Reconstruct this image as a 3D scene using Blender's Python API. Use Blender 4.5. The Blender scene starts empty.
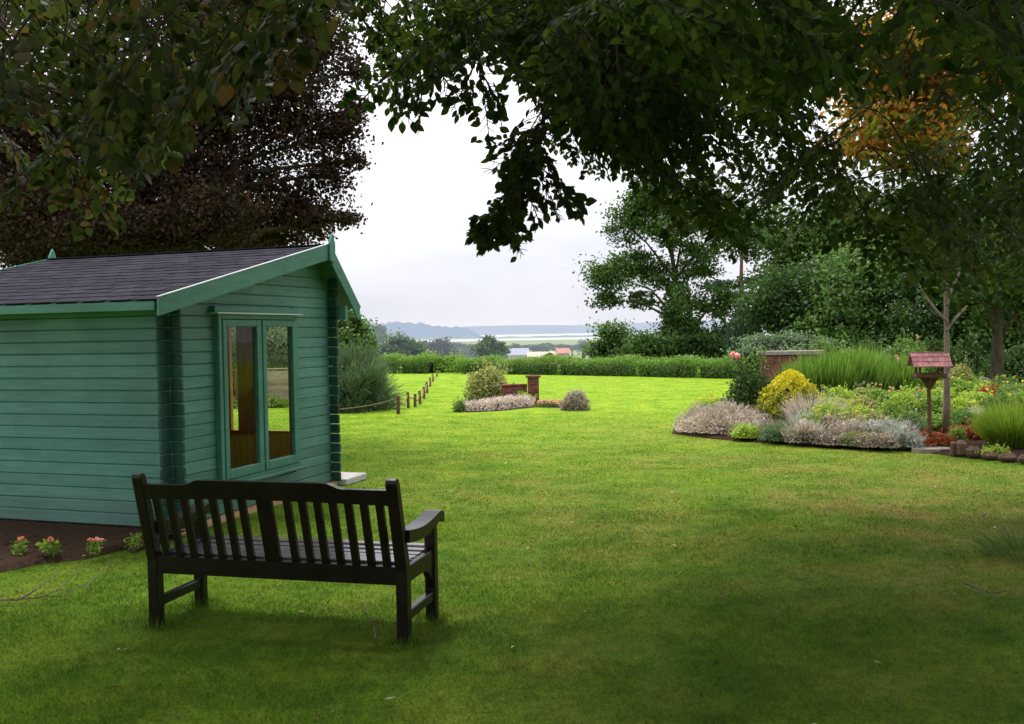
import bpy, math, random
import numpy as np
from mathutils import Vector, Matrix
random.seed(7); rng = np.random.default_rng(11)
SC = bpy.context.scene; COL = SC.collection
R = math.radians

# ------------------------------------------------------------------ camera
F, H = 960.0, 1.70
PITCH, ROLL = math.atan(29/960), -R(1.0)
RM = Matrix.Rotation(math.pi/2-PITCH, 3, 'X') @ Matrix.Rotation(ROLL, 3, 'Z')
CAM = Vector((0, 0, H))
cd = bpy.data.cameras.new('camera'); cam = bpy.data.objects.new('camera', cd); COL.objects.link(cam)
cam.matrix_world = Matrix.Translation(CAM) @ RM.to_4x4()
cd.sensor_width = 36; cd.lens = F/1024*36; cd.clip_start = .05; cd.clip_end = 20000
SC.camera = cam
def ray(px, py): return RM @ Vector(((px-512)/F, (362-py)/F, -1))
def G(px, py, z=0):                      # ground point seen at a pixel
    d = ray(px, py); return CAM + d*((z-H)/d.z)
def D(px, py, y):                        # point at depth y
    d = ray(px, py); return CAM + d*(y/d.y)

# ------------------------------------------------------------------ render / world / sun
SC.view_settings.view_transform = 'Standard'; SC.view_settings.look = 'None'
SC.view_settings.exposure = 0; SC.view_settings.gamma = 1
SC.render.engine = 'CYCLES'
SC.cycles.max_bounces = 7; SC.cycles.diffuse_bounces = 4; SC.cycles.transparent_max_bounces = 8
SC.cycles.transmission_bounces = 5; SC.cycles.glossy_bounces = 3
SC.cycles.use_denoising = True
SC.cycles.caustics_reflective = False; SC.cycles.caustics_refractive = False
SUN_EL, SUN_AZ = R(66), R(-25)           # azimuth from +Y towards +X
W = bpy.data.worlds.new('World'); SC.world = W; W.use_nodes = True
nt = W.node_tree; nt.nodes.clear()
out = nt.nodes.new('ShaderNodeOutputWorld'); bg = nt.nodes.new('ShaderNodeBackground'); bg.inputs[1].default_value = .12
sky = nt.nodes.new('ShaderNodeTexSky'); sky.sky_type = 'NISHITA'; sky.sun_disc = False
sky.sun_elevation = SUN_EL; sky.sun_rotation = SUN_AZ; sky.dust_density = 3
tc = nt.nodes.new('ShaderNodeTexCoord'); mp = nt.nodes.new('ShaderNodeMapping'); mp.inputs['Scale'].default_value = (1, 1, 3.2)
nz = nt.nodes.new('ShaderNodeTexNoise'); nz.inputs['Scale'].default_value = 2.3; nz.inputs['Detail'].default_value = 5; nz.inputs['Roughness'].default_value = .5
cr = nt.nodes.new('ShaderNodeValToRGB')
cr.color_ramp.elements[0].position = .30; cr.color_ramp.elements[0].color = (6.7, 6.85, 7.7, 1)
cr.color_ramp.elements[1].position = .62; cr.color_ramp.elements[1].color = (8.9, 8.9, 9.2, 1)
mx = nt.nodes.new('ShaderNodeMix'); mx.data_type = 'RGBA'; mx.inputs[0].default_value = .94
L = nt.links.new
L(tc.outputs['Generated'], mp.inputs[0]); L(mp.outputs[0], nz.inputs['Vector']); L(nz.outputs['Fac'], cr.inputs[0])
sxyz = nt.nodes.new('ShaderNodeSeparateXYZ'); L(tc.outputs['Generated'], sxyz.inputs[0])
zr = nt.nodes.new('ShaderNodeMapRange'); zr.inputs[1].default_value = .04; zr.inputs[2].default_value = .95; zr.inputs[3].default_value = 1; zr.inputs[4].default_value = 2.7; L(sxyz.outputs['Z'], zr.inputs[0])
vm = nt.nodes.new('ShaderNodeVectorMath'); vm.operation = 'SCALE'; L(cr.outputs[0], vm.inputs[0]); L(zr.outputs[0], vm.inputs['Scale'])
L(sky.outputs[0], mx.inputs[6]); L(vm.outputs[0], mx.inputs[7]); L(mx.outputs[2], bg.inputs[0]); L(bg.outputs[0], out.inputs[0])
sd = bpy.data.lights.new('sun', 'SUN'); sd.energy = 3.2; sd.angle = R(13); sd.color = (1, .95, .86)
so = bpy.data.objects.new('sun', sd); COL.objects.link(so)
sdir = Vector((math.sin(SUN_AZ)*math.cos(SUN_EL), math.cos(SUN_AZ)*math.cos(SUN_EL), math.sin(SUN_EL)))
so.rotation_euler = sdir.to_track_quat('Z', 'Y').to_euler()
so.location = (0, 0, 30)

# ------------------------------------------------------------------ object helpers
def tag(o, label=None, cat=None, group=None, kind=None):
    if label: o['label'] = label
    if cat: o['category'] = cat
    if group: o['group'] = group
    if kind: o['kind'] = kind
    return o
def empty(name, loc=(0, 0, 0), rz=0, label=None, cat=None, group=None):
    o = bpy.data.objects.new(name, None); COL.objects.link(o); o.location = loc; o.rotation_euler = (0, 0, rz)
    o.empty_display_size = .1
    return tag(o, label, cat, group)
def link(name, me, m, parent=None):
    o = bpy.data.objects.new(name, me); COL.objects.link(o)
    if m: me.materials.append(m)
    if parent: o.parent = parent
    return o
class MB:
    def __init__(s): s.v = []; s.f = []; s.t = []
    def add(s, vs, fs, tint=.5):
        n = len(s.v); s.v += [tuple(v) for v in vs]; s.f += [tuple(i+n for i in f) for f in fs]; s.t += [tint]*len(vs)
        return s
    def box(s, c, size, M=None, tint=.5, bev=0.0):
        x, y, z = [q/2 for q in size]; c = Vector(c)
        if bev <= 0:
            vs = [(-x,-y,-z),(x,-y,-z),(x,y,-z),(-x,y,-z),(-x,-y,z),(x,-y,z),(x,y,z),(-x,y,z)]
            fs = [(0,3,2,1),(4,5,6,7),(0,1,5,4),(1,2,6,5),(2,3,7,6),(3,0,4,7)]
        else:
            b = min(bev, x*.9, y*.9, z*.9)
            vs = []; 
            for zz, k in ((-z, b), (-z+b, 0), (z-b, 0), (z, b)):
                vs += [(-x+b+ (0 if k==0 else 0), -y+k, zz), (x-b, -y+k, zz), (x-k, -y+b, zz), (x-k, y-b, zz), (x-b, y-k, zz), (-x+b, y-k, zz), (-x+k, y-b, zz), (-x+k, -y+b, zz)]
            fs = [tuple(range(7, -1, -1)), tuple(range(24, 32))]
            for r in range(3):
                for i in range(8): fs.append((r*8+i, r*8+(i+1) % 8, (r+1)*8+(i+1) % 8, (r+1)*8+i))
        vs = [Vector(v) for v in vs]
        if M is not None: vs = [M @ v for v in vs]
        return s.add([v+c for v in vs], fs, tint)
    def bar(s, a, b, w, h, up=(0, 0, 1), bev=0.004, tint=.5):     # bar from a to b; h along up
        a, b = Vector(a), Vector(b); d = (b-a); L_ = d.length; d.normalize(); up = Vector(up)
        sx = d.cross(up).normalized(); uz = sx.cross(d).normalized()
        M = Matrix((d, sx, uz)).transposed()
        return s.box((a+b)/2, (L_, w, h), M, tint, bev)
    def tube(s, pts, rad, n=8, cap=True, tint=.5):
        pts = [Vector(p) for p in pts]; vs = []; fs = []; m = len(pts)
        ref = Vector((.31, .22, .92))
        for i, p in enumerate(pts):
            d = (pts[min(i+1, m-1)]-pts[max(i-1, 0)]).normalized()
            a = d.cross(ref); 
            if a.length < .05: a = d.cross(Vector((1, 0, 0)))
            a.normalize(); b = d.cross(a); r = rad[i] if hasattr(rad, '__len__') else rad
            for k in range(n):
                t = 2*math.pi*k/n; vs.append(p+(a*math.cos(t)+b*math.sin(t))*r)
        for i in range(m-1):
            for k in range(n): fs.append((i*n+k, i*n+(k+1) % n, (i+1)*n+(k+1) % n, (i+1)*n+k))
        if cap: fs += [tuple(range(n-1, -1, -1)), tuple((m-1)*n+k for k in range(n))]
        return s.add(vs, fs, tint)
    def prism(s, poly, axis_o, ax, ay, an, t, tint=.5):           # polygon in plane (ax,ay) extruded along an by t
        o, ax, ay, an = map(Vector, (axis_o, ax, ay, an)); n = len(poly)
        a = [o+ax*p[0]+ay*p[1] for p in poly]; b = [p+an*t for p in a]
        fs = [tuple(range(n-1, -1, -1)), tuple(range(n, 2*n))]+[(i, (i+1) % n, n+(i+1) % n, n+i) for i in range(n)]
        if ax.cross(ay).dot(an)*t < 0: fs = [f[::-1] for f in fs]
        return s.add(a+b, fs, tint)
    def build(s, name, m, parent=None, smooth=False):
        me = bpy.data.meshes.new(name); me.from_pydata(s.v, [], s.f); me.validate()
        at = me.attributes.new('tint', 'FLOAT', 'POINT')
        if len(at.data) == len(s.t): at.data.foreach_set('value', s.t)
        if smooth: me.shade_smooth()
        me.update(); return link(name, me, m, parent)
def npmesh(name, V, Fq, tint, m, parent=None, smooth=False):
    me = bpy.data.meshes.new(name); n, k = Fq.shape
    me.vertices.add(len(V)); me.vertices.foreach_set('co', np.ascontiguousarray(V, dtype=np.float32).ravel())
    me.loops.add(n*k); me.loops.foreach_set('vertex_index', np.ascontiguousarray(Fq, dtype=np.int32).ravel())
    me.polygons.add(n); me.polygons.foreach_set('loop_start', np.arange(0, n*k, k, dtype=np.int32))
    me.update(calc_edges=True)
    at = me.attributes.new('tint', 'FLOAT', 'POINT'); at.data.foreach_set('value', np.ascontiguousarray(tint, dtype=np.float32))
    if smooth: me.shade_smooth()
    return link(name, me, m, parent)
def unit(a): return a/np.maximum(np.linalg.norm(a, axis=-1, keepdims=True), 1e-9)
def rdir(n): return unit(rng.normal(size=(n, 3)))
def leaf6(P, Dr, N, Ln, Wd, fold=.12, curl=.15):
    Dr = unit(Dr); N = unit(N-Dr*np.sum(N*Dr, 1, keepdims=True)); S = np.cross(Dr, N)
    Ln = Ln[:, None]; Wd = Wd[:, None]
    b = P; t = P+Dr*Ln-N*Ln*curl
    l1 = P+Dr*Ln*.3+S*Wd*.46+N*Wd*fold; r1 = P+Dr*Ln*.3-S*Wd*.46+N*Wd*fold
    l2 = P+Dr*Ln*.68+S*Wd*.40+N*(Wd*fold-Ln*curl*.4); r2 = P+Dr*Ln*.68-S*Wd*.40+N*(Wd*fold-Ln*curl*.4)
    n = len(P); V = np.stack([b, r1, r2, t, l2, l1], 1).reshape(-1, 3); i = np.arange(n)[:, None]*6
    Fq = np.concatenate([i+np.array([[0, 1, 2, 3]]), i+np.array([[0, 3, 4, 5]])], 0)
    return V, Fq
def leafr(P, Dr, N, Ln, Wd, fold=.10, curl=.14):                   # rounded leaf with a drawn-out tip
    Dr = unit(Dr); N = unit(N-Dr*np.sum(N*Dr, 1, keepdims=True)); S = np.cross(Dr, N); Ln = Ln[:, None]; Wd = Wd[:, None]
    pr = [(.10, .20), (.26, .43), (.45, .50), (.64, .42), (.82, .22)]; cols = [P]
    pt = lambda f, w: P+Dr*Ln*f+S*Wd*w+N*(Wd*fold*abs(w)*2-Ln*curl*f*f)
    ri = [pt(f, -w) for f, w in pr]; le_ = [pt(f, w) for f, w in pr][::-1]
    V = np.stack(cols+ri+[pt(1.0, 0)]+le_, 1).reshape(-1, 3); i = np.arange(len(P))[:, None]*12      # 0 base, 1-5 right, 6 tip, 7-11 left
    Fq = np.concatenate([i+np.array([[0, 1, 2, 11]]), i+np.array([[2, 3, 10, 11]]), i+np.array([[3, 4, 9, 10]]), i+np.array([[4, 5, 8, 9]]), i+np.array([[5, 6, 7, 8]])], 0)
    return V, Fq
def leaf4(P, Dr, N, Ln, Wd):
    Dr = unit(Dr); N = unit(N-Dr*np.sum(N*Dr, 1, keepdims=True)); S = np.cross(Dr, N)
    Ln = Ln[:, None]; Wd = Wd[:, None]
    V = np.stack([P-Dr*Ln*.5, P-S*Wd*.5+N*Wd*.1, P+Dr*Ln*.5, P+S*Wd*.5+N*Wd*.1], 1).reshape(-1, 3)
    return V, np.arange(len(P)*4).reshape(-1, 4)
class LV:                                                       # collects leaves
    def __init__(s): s.V = []; s.F = []; s.T = []; s.n = 0
    def put(s, VF, tint, per):
        V, Fq = VF; s.V.append(V); s.F.append(Fq+s.n); s.n += len(V); s.T.append(np.repeat(tint, per))
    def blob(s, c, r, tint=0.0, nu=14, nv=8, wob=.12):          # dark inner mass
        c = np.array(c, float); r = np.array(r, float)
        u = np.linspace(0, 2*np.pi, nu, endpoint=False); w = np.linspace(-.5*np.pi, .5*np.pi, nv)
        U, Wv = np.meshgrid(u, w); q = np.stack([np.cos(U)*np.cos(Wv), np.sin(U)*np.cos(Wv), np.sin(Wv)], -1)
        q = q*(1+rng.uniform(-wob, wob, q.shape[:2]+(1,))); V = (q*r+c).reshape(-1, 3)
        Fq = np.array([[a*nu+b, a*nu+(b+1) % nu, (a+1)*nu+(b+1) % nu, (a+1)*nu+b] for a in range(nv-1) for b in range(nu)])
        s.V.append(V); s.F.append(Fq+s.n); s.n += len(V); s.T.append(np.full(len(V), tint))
    def build(s, name, m, parent=None):
        return npmesh(name, np.concatenate(s.V), np.concatenate(s.F), np.concatenate(s.T), m, parent)

# ------------------------------------------------------------------ materials
def newmat(name):
    m = bpy.data.materials.new(name); m.use_nodes = True; t = m.node_tree; t.nodes.clear()
    o = t.nodes.new('ShaderNodeOutputMaterial'); return m, t, o
def ramp(t, stops):
    c = t.nodes.new('ShaderNodeValToRGB'); e = c.color_ramp.elements
    while len(e) < len(stops): e.new(.5)
    for k, (p, col) in enumerate(stops): e[k].position = p; e[k].color = (*col, 1)
    return c
def noise(t, scale, detail=4, rough=.55, vec=None, dist=0):
    n = t.nodes.new('ShaderNodeTexNoise'); n.inputs['Scale'].default_value = scale; n.inputs['Detail'].default_value = detail
    n.inputs['Roughness'].default_value = rough; n.inputs['Distortion'].default_value = dist
    if vec: t.links.new(vec, n.inputs['Vector'])
    return n
def mixc(t, fac, a, b, mode='MIX'):
    m = t.nodes.new('ShaderNodeMix'); m.data_type = 'RGBA'; m.blend_type = mode
    for s, v in ((0, fac), (6, a), (7, b)):
        if hasattr(v, 'links') or hasattr(v, 'is_linked'): t.links.new(v, m.inputs[s])
        elif s == 0: m.inputs[0].default_value = v
        else: m.inputs[s].default_value = (*v, 1)
    return m.outputs[2]
def prin(t, o, col, rough=.6, spec=.3, bump=None, bstr=.3, bdist=.01):
    p = t.nodes.new('ShaderNodeBsdfPrincipled')
    if hasattr(col, 'links'): t.links.new(col, p.inputs['Base Color'])
    else: p.inputs['Base Color'].default_value = (*col, 1)
    if hasattr(rough, 'links'): t.links.new(rough, p.inputs['Roughness'])
    else: p.inputs['Roughness'].default_value = rough
    p.inputs['Specular IOR Level'].default_value = spec
    if bump is not None:
        b = t.nodes.new('ShaderNodeBump'); b.inputs['Strength'].default_value = bstr; b.inputs['Distance'].default_value = bdist
        t.links.new(bump, b.inputs['Height']); t.links.new(b.outputs[0], p.inputs['Normal'])
    t.links.new(p.outputs[0], o.inputs[0]); return p
def tintattr(t):
    a = t.nodes.new('ShaderNodeAttribute'); a.attribute_name = 'tint'; return a.outputs['Fac']
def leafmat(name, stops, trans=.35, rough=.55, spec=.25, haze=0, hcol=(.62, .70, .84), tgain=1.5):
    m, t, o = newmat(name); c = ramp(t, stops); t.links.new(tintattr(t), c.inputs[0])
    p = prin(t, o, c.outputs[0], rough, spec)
    tr = t.nodes.new('ShaderNodeBsdfTranslucent')
    g = mixc(t, 1.0, c.outputs[0], (tgain, tgain*1.08, tgain*.7), 'MULTIPLY'); t.links.new(g, tr.inputs[0])
    ms = t.nodes.new('ShaderNodeMixShader'); ms.inputs[0].default_value = trans
    t.links.new(p.outputs[0], ms.inputs[1]); t.links.new(tr.outputs[0], ms.inputs[2]); last = ms.outputs[0]
    if haze > 0:  # distance haze put into the leaf material as flat emission
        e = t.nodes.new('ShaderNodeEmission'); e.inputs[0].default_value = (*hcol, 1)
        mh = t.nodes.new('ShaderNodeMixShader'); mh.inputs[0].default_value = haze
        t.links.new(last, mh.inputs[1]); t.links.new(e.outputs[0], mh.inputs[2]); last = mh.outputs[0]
    t.links.new(last, o.inputs[0]); return m
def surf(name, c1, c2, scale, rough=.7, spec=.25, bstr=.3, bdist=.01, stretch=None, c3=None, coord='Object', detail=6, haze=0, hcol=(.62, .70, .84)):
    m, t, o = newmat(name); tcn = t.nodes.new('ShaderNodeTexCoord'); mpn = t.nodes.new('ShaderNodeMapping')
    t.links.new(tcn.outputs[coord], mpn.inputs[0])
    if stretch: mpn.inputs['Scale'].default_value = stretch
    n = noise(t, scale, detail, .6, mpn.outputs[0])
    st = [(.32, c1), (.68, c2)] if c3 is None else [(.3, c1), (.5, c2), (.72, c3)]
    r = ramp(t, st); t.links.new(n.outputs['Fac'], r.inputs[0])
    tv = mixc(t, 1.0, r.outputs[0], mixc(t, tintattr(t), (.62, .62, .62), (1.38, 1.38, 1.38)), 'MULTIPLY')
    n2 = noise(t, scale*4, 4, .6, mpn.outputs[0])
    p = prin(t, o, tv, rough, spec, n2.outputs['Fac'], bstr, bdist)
    if haze > 0:  # air haze mixed into the surface as a flat glow
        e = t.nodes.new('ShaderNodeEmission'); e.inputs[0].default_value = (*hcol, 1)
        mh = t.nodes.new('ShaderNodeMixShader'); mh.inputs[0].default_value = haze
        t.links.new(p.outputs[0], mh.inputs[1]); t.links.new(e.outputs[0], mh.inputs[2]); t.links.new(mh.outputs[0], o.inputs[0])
    return m

def lawn_color(t):
    geo = t.nodes.new('ShaderNodeNewGeometry'); pos = geo.outputs['Position']
    big = noise(t, .35, 4, .6, pos); mid = noise(t, 1.6, 5, .65, pos); fine = noise(t, 9, 4, .7, pos)
    g = ramp(t, [(.32, (.110, .220, .018)), (.50, (.178, .300, .020)), (.70, (.268, .355, .032))]); t.links.new(mid.outputs['Fac'], g.inputs[0])
    sp = t.nodes.new('ShaderNodeSeparateXYZ'); t.links.new(pos, sp.inputs[0])
    # worn, drier turf nearer the camera; tree shade and far sunlight painted into green
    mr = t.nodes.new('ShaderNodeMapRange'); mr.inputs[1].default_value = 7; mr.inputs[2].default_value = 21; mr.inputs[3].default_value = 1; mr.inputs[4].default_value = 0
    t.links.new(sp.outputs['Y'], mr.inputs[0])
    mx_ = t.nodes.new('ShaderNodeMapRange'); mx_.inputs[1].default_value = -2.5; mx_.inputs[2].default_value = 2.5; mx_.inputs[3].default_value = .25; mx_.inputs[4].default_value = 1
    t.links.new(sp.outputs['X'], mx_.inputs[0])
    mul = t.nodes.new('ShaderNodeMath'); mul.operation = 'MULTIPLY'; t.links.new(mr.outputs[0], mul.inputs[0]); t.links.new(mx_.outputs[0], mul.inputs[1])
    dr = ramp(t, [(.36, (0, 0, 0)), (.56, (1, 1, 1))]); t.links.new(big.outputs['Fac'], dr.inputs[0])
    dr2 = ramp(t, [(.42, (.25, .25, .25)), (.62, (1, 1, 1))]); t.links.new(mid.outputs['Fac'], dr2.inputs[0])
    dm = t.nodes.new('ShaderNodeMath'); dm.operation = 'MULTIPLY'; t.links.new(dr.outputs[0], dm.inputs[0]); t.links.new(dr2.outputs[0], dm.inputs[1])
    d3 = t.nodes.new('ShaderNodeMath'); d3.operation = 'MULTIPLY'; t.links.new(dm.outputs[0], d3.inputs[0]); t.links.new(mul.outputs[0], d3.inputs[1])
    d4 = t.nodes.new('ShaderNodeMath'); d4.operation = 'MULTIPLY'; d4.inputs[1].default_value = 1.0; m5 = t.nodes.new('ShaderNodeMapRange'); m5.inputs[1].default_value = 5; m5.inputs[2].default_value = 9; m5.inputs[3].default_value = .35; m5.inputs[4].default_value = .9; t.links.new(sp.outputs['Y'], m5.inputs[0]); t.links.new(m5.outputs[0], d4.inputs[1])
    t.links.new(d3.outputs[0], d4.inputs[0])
    sun_shade = mixc(t, mr.outputs[0], (1.16, 1.12, 1.0), (.50, .58, .48)); gg = mixc(t, 1.0, g.outputs[0], sun_shade, 'MULTIPLY')
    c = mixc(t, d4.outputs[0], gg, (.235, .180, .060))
    fr = ramp(t, [(.3, (.72, .72, .72)), (.7, (1.2, 1.2, 1.2))]); t.links.new(fine.outputs['Fac'], fr.inputs[0])
    return mixc(t, 1.0, c, fr.outputs[0], 'MULTIPLY'), fine
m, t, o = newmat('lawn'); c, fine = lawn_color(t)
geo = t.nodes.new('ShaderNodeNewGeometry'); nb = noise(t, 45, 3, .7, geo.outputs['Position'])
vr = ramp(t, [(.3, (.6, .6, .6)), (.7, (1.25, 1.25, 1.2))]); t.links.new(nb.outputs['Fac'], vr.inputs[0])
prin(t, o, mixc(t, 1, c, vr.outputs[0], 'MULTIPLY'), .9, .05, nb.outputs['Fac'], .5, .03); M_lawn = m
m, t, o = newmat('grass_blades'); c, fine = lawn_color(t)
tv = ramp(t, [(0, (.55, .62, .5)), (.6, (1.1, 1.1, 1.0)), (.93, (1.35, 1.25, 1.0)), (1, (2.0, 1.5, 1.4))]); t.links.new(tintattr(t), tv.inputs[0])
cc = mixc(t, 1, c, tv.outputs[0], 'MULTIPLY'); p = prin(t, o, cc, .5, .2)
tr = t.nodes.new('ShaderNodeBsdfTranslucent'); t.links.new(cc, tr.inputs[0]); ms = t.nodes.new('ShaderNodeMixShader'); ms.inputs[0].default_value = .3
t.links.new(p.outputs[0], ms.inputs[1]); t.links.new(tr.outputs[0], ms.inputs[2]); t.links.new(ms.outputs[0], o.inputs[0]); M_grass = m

def paintmat(name, c1, c2, grain=1.0):
    m, t, o = newmat(name); geo = t.nodes.new('ShaderNodeNewGeometry'); mpn = t.nodes.new('ShaderNodeMapping'); mpn.inputs['Scale'].default_value = (2.2, 2.2, 42); t.links.new(geo.outputs['Position'], mpn.inputs[0])
    gr = noise(t, 1.0, 6, .65, mpn.outputs[0], .6); big = noise(t, 1.7, 4, .6, geo.outputs['Position']); sm = noise(t, 11, 5, .7, geo.outputs['Position'])
    r = ramp(t, [(.34, c1), (.66, c2)]); t.links.new(gr.outputs['Fac'], r.inputs[0])
    tv = mixc(t, 1.0, r.outputs[0], mixc(t, tintattr(t), (.72, .72, .72), (1.28, 1.28, 1.28)), 'MULTIPLY')
    b = ramp(t, [(.35, (.82, .84, .84)), (.68, (1.16, 1.14, 1.14))]); t.links.new(big.outputs['Fac'], b.inputs[0]); tv = mixc(t, 1.0, tv, b.outputs[0], 'MULTIPLY')
    ch = ramp(t, [(.60, (0, 0, 0)), (.80, (.45, .45, .45))]); t.links.new(sm.outputs['Fac'], ch.inputs[0]); tv = mixc(t, ch.outputs[0], tv, (.17, .32, .26))
    sp = t.nodes.new('ShaderNodeSeparateXYZ'); t.links.new(geo.outputs['Position'], sp.inputs[0]); mr = t.nodes.new('ShaderNodeMapRange'); mr.inputs[1].default_value = .05; mr.inputs[2].default_value = .50; mr.inputs[3].default_value = .75; mr.inputs[4].default_value = 0; t.links.new(sp.outputs['Z'], mr.inputs[0])
    mm = t.nodes.new('ShaderNodeMath'); mm.operation = 'MULTIPLY'; t.links.new(mr.outputs[0], mm.inputs[0]); t.links.new(sm.outputs['Fac'], mm.inputs[1]); tv = mixc(t, mm.outputs[0], tv, (.085, .080, .055))
    rr_ = ramp(t, [(.3, (.34, .34, .34)), (.7, (.56, .56, .56))]); t.links.new(sm.outputs['Fac'], rr_.inputs[0])
    prin(t, o, tv, rr_.outputs[0], .45, gr.outputs['Fac'], .35, .004); return m
M_paint = paintmat('green_paint', (.066, .205, .168), (.112, .280, .236))
M_paintd = paintmat('green_paint_trim', (.048, .190, .138), (.075, .250, .185))
M_paintc = surf('corner_log_green', (.018, .075, .055), (.030, .110, .080), 6, .5, .3, .25, .004)  # log ends take a darker green than the boards
M_seat = surf('bench_stain_sheen', (.040, .030, .034), (.065, .052, .060), 8, .22, 1.0, .3, .003)  # sky sheen on the stained seat put into a lighter lilac base
M_pine = surf('varnished_pine', (.30, .12, .03), (.66, .29, .075), 5, .4, .4, .15, .003, (9, 9, .5))
M_beam = surf('pale_timber', (.40, .24, .12), (.55, .36, .20), 6, .7, .2, .3, .004)
M_shingle = surf('roof_felt', (.017, .0165, .024), (.036, .034, .048), 14, .9, .08, .5, .004)
M_metal = surf('drip_metal', (.55, .60, .62), (.66, .70, .72), 8, .35, .5, .1, .002)
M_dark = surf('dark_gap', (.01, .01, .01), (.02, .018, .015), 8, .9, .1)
M_bench = surf('bench_stain', (.006, .004, .0036), (.014, .009, .008), 6, .30, .30, .35, .004, (1, 1, 1))
M_soil = surf('soil_mat', (.030, .016, .010), (.075, .042, .026), 14, .95, .1, 1.0, .05, c3=(.05, .03, .018))
M_bark = surf('bark', (.030, .024, .017), (.085, .068, .050), 9, .9, .15, .8, .03, (1, 1, .35))
M_barkg = surf('bark_grey', (.13, .10, .075), (.27, .215, .16), 14, .9, .15, .7, .01, (1, 1, .3))
M_pbark = surf('pine_bark', (.13, .06, .035), (.24, .12, .07), 6, .9, .1, .6, .03)
M_twig = surf('dry_twig', (.10, .07, .05), (.2, .15, .10), 20, .9, .1)
M_brick = None
def brickmat(name, c1, c2, mort, sc):
    m, t, o = newmat(name); tcn = t.nodes.new('ShaderNodeTexCoord'); mpn = t.nodes.new('ShaderNodeMapping')
    mpn.inputs['Rotation'].default_value = (R(90), 0, 0); t.links.new(tcn.outputs['Object'], mpn.inputs[0])
    b = t.nodes.new('ShaderNodeTexBrick'); b.inputs['Scale'].default_value = sc; b.inputs['Color1'].default_value = (*c1, 1)
    b.inputs['Color2'].default_value = (*c2, 1); b.inputs['Mortar'].default_value = (*mort, 1); b.inputs['Mortar Size'].default_value = .03
    b.inputs['Brick Width'].default_value = .9; b.inputs['Row Height'].default_value = .3
    t.links.new(mpn.outputs[0], b.inputs['Vector']); n = noise(t, 6, 5, .6, tcn.outputs['Object'])
    r = ramp(t, [(.3, (.55, .5, .5)), (.7, (1.25, 1.2, 1.2))]); t.links.new(n.outputs['Fac'], r.inputs[0])
    prin(t, o, mixc(t, 1, b.outputs['Color'], r.outputs[0], 'MULTIPLY'), .9, .1, b.outputs['Fac'], -.5, .01); return m
M_brick = brickmat('red_brick', (.26, .085, .05), (.13, .055, .04), (.20, .16, .13), 5)
M_stone = surf('stone', (.20, .17, .14), (.36, .32, .27), 9, .9, .15, .6, .01)
M_slab = surf('concrete', (.34, .33, .31), (.50, .49, .47), 12, .9, .15, .3, .004)
M_terra = surf('weathered_log', (.085, .05, .038), (.19, .12, .09), 12, .9, .15, .6, .01)
M_rope = surf('rope', (.16, .11, .07), (.28, .2, .13), 30, .95, .1)
M_post = surf('fence_post', (.09, .055, .035), (.17, .11, .07), 12, .85, .15, .5, .008)
M_shake = surf('bird_roof', (.33, .13, .13), (.52, .25, .24), 14, .75, .2, .5, .006, (.4, 3, 3))
M_table = surf('bird_timber', (.10, .045, .028), (.17, .085, .05), 12, .7, .2, .5, .005)
m, t, o = newmat('window_glass')
g = t.nodes.new('ShaderNodeBsdfGlossy'); g.inputs['Roughness'].default_value = .01; tp = t.nodes.new('ShaderNodeBsdfTransparent'); tp.inputs[0].default_value = (.93, .96, .94, 1)
fz = t.nodes.new('ShaderNodeFresnel'); fz.inputs[0].default_value = 1.45; ms = t.nodes.new('ShaderNodeMixShader')
ms.inputs[0].default_value = .045; t.links.new(tp.outputs[0], ms.inputs[1]); t.links.new(g.outputs[0], ms.inputs[2]); t.links.new(ms.outputs[0], o.inputs[0]); M_glass = m

# foliage
K = (.006, .010, .004)
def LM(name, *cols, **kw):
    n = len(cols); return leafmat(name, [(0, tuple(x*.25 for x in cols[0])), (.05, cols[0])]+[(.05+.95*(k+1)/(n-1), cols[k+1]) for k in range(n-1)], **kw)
M_beech = LM('beech_leaves', (.020, .036, .010), (.036, .062, .014), (.058, .088, .018), (.085, .095, .022), trans=.42, rough=.6, spec=.10)
M_lime = LM('broad_leaves', (0.020, 0.029, 0.010), (0.036, 0.048, 0.015), (0.059, 0.072, 0.022), (0.099, 0.056, 0.025), trans=.40, rough=.55, spec=.18)
M_copper = LM('copper_leaves', (0.017, 0.011, 0.008), (0.051, 0.020, 0.017), (0.031, 0.029, 0.010), (0.081, 0.029, 0.020), (0.051, 0.060, 0.014), trans=.3)
M_oak = LM('oak_leaves', (.028, .060, .014), (.070, .130, .030), (.13, .20, .05), trans=.2, rough=.7, spec=.08)
M_dkleaf = LM('dark_leaves', (.020, .045, .014), (.045, .090, .026), (.085, .145, .040), trans=.25, spec=.12)
M_midleaf = LM('mid_leaves', (0.039, 0.085, 0.021), (0.088, 0.167, 0.039), (0.167, 0.264, 0.062), trans=.3)
M_bright = LM('bright_leaves', (0.056, 0.121, 0.019), (0.138, 0.251, 0.036), (0.259, 0.373, 0.056), trans=.3)
M_pale = LM('pale_leaves', (0.052, 0.086, 0.025), (0.138, 0.190, 0.052), (0.299, 0.322, 0.103), (0.460, 0.437, 0.184), trans=.25)
M_grey = LM('greygreen_leaves', (0.066, 0.112, 0.060), (0.140, 0.216, 0.116), (0.235, 0.309, 0.179), trans=.25)
M_hedge = LM('hedge_leaves', (0.030, 0.073, 0.018), (0.085, 0.170, 0.030), (0.213, 0.351, 0.055), trans=.25)
M_conif = LM('conifer_leaves', (0.011, 0.031, 0.015), (0.022, 0.059, 0.028), (0.039, 0.091, 0.042), trans=.15)
M_gold = LM('golden_leaves', (.05, .09, .010), (.20, .24, .018), (.60, .52, .022), (.78, .66, .04), trans=.25)
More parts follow.
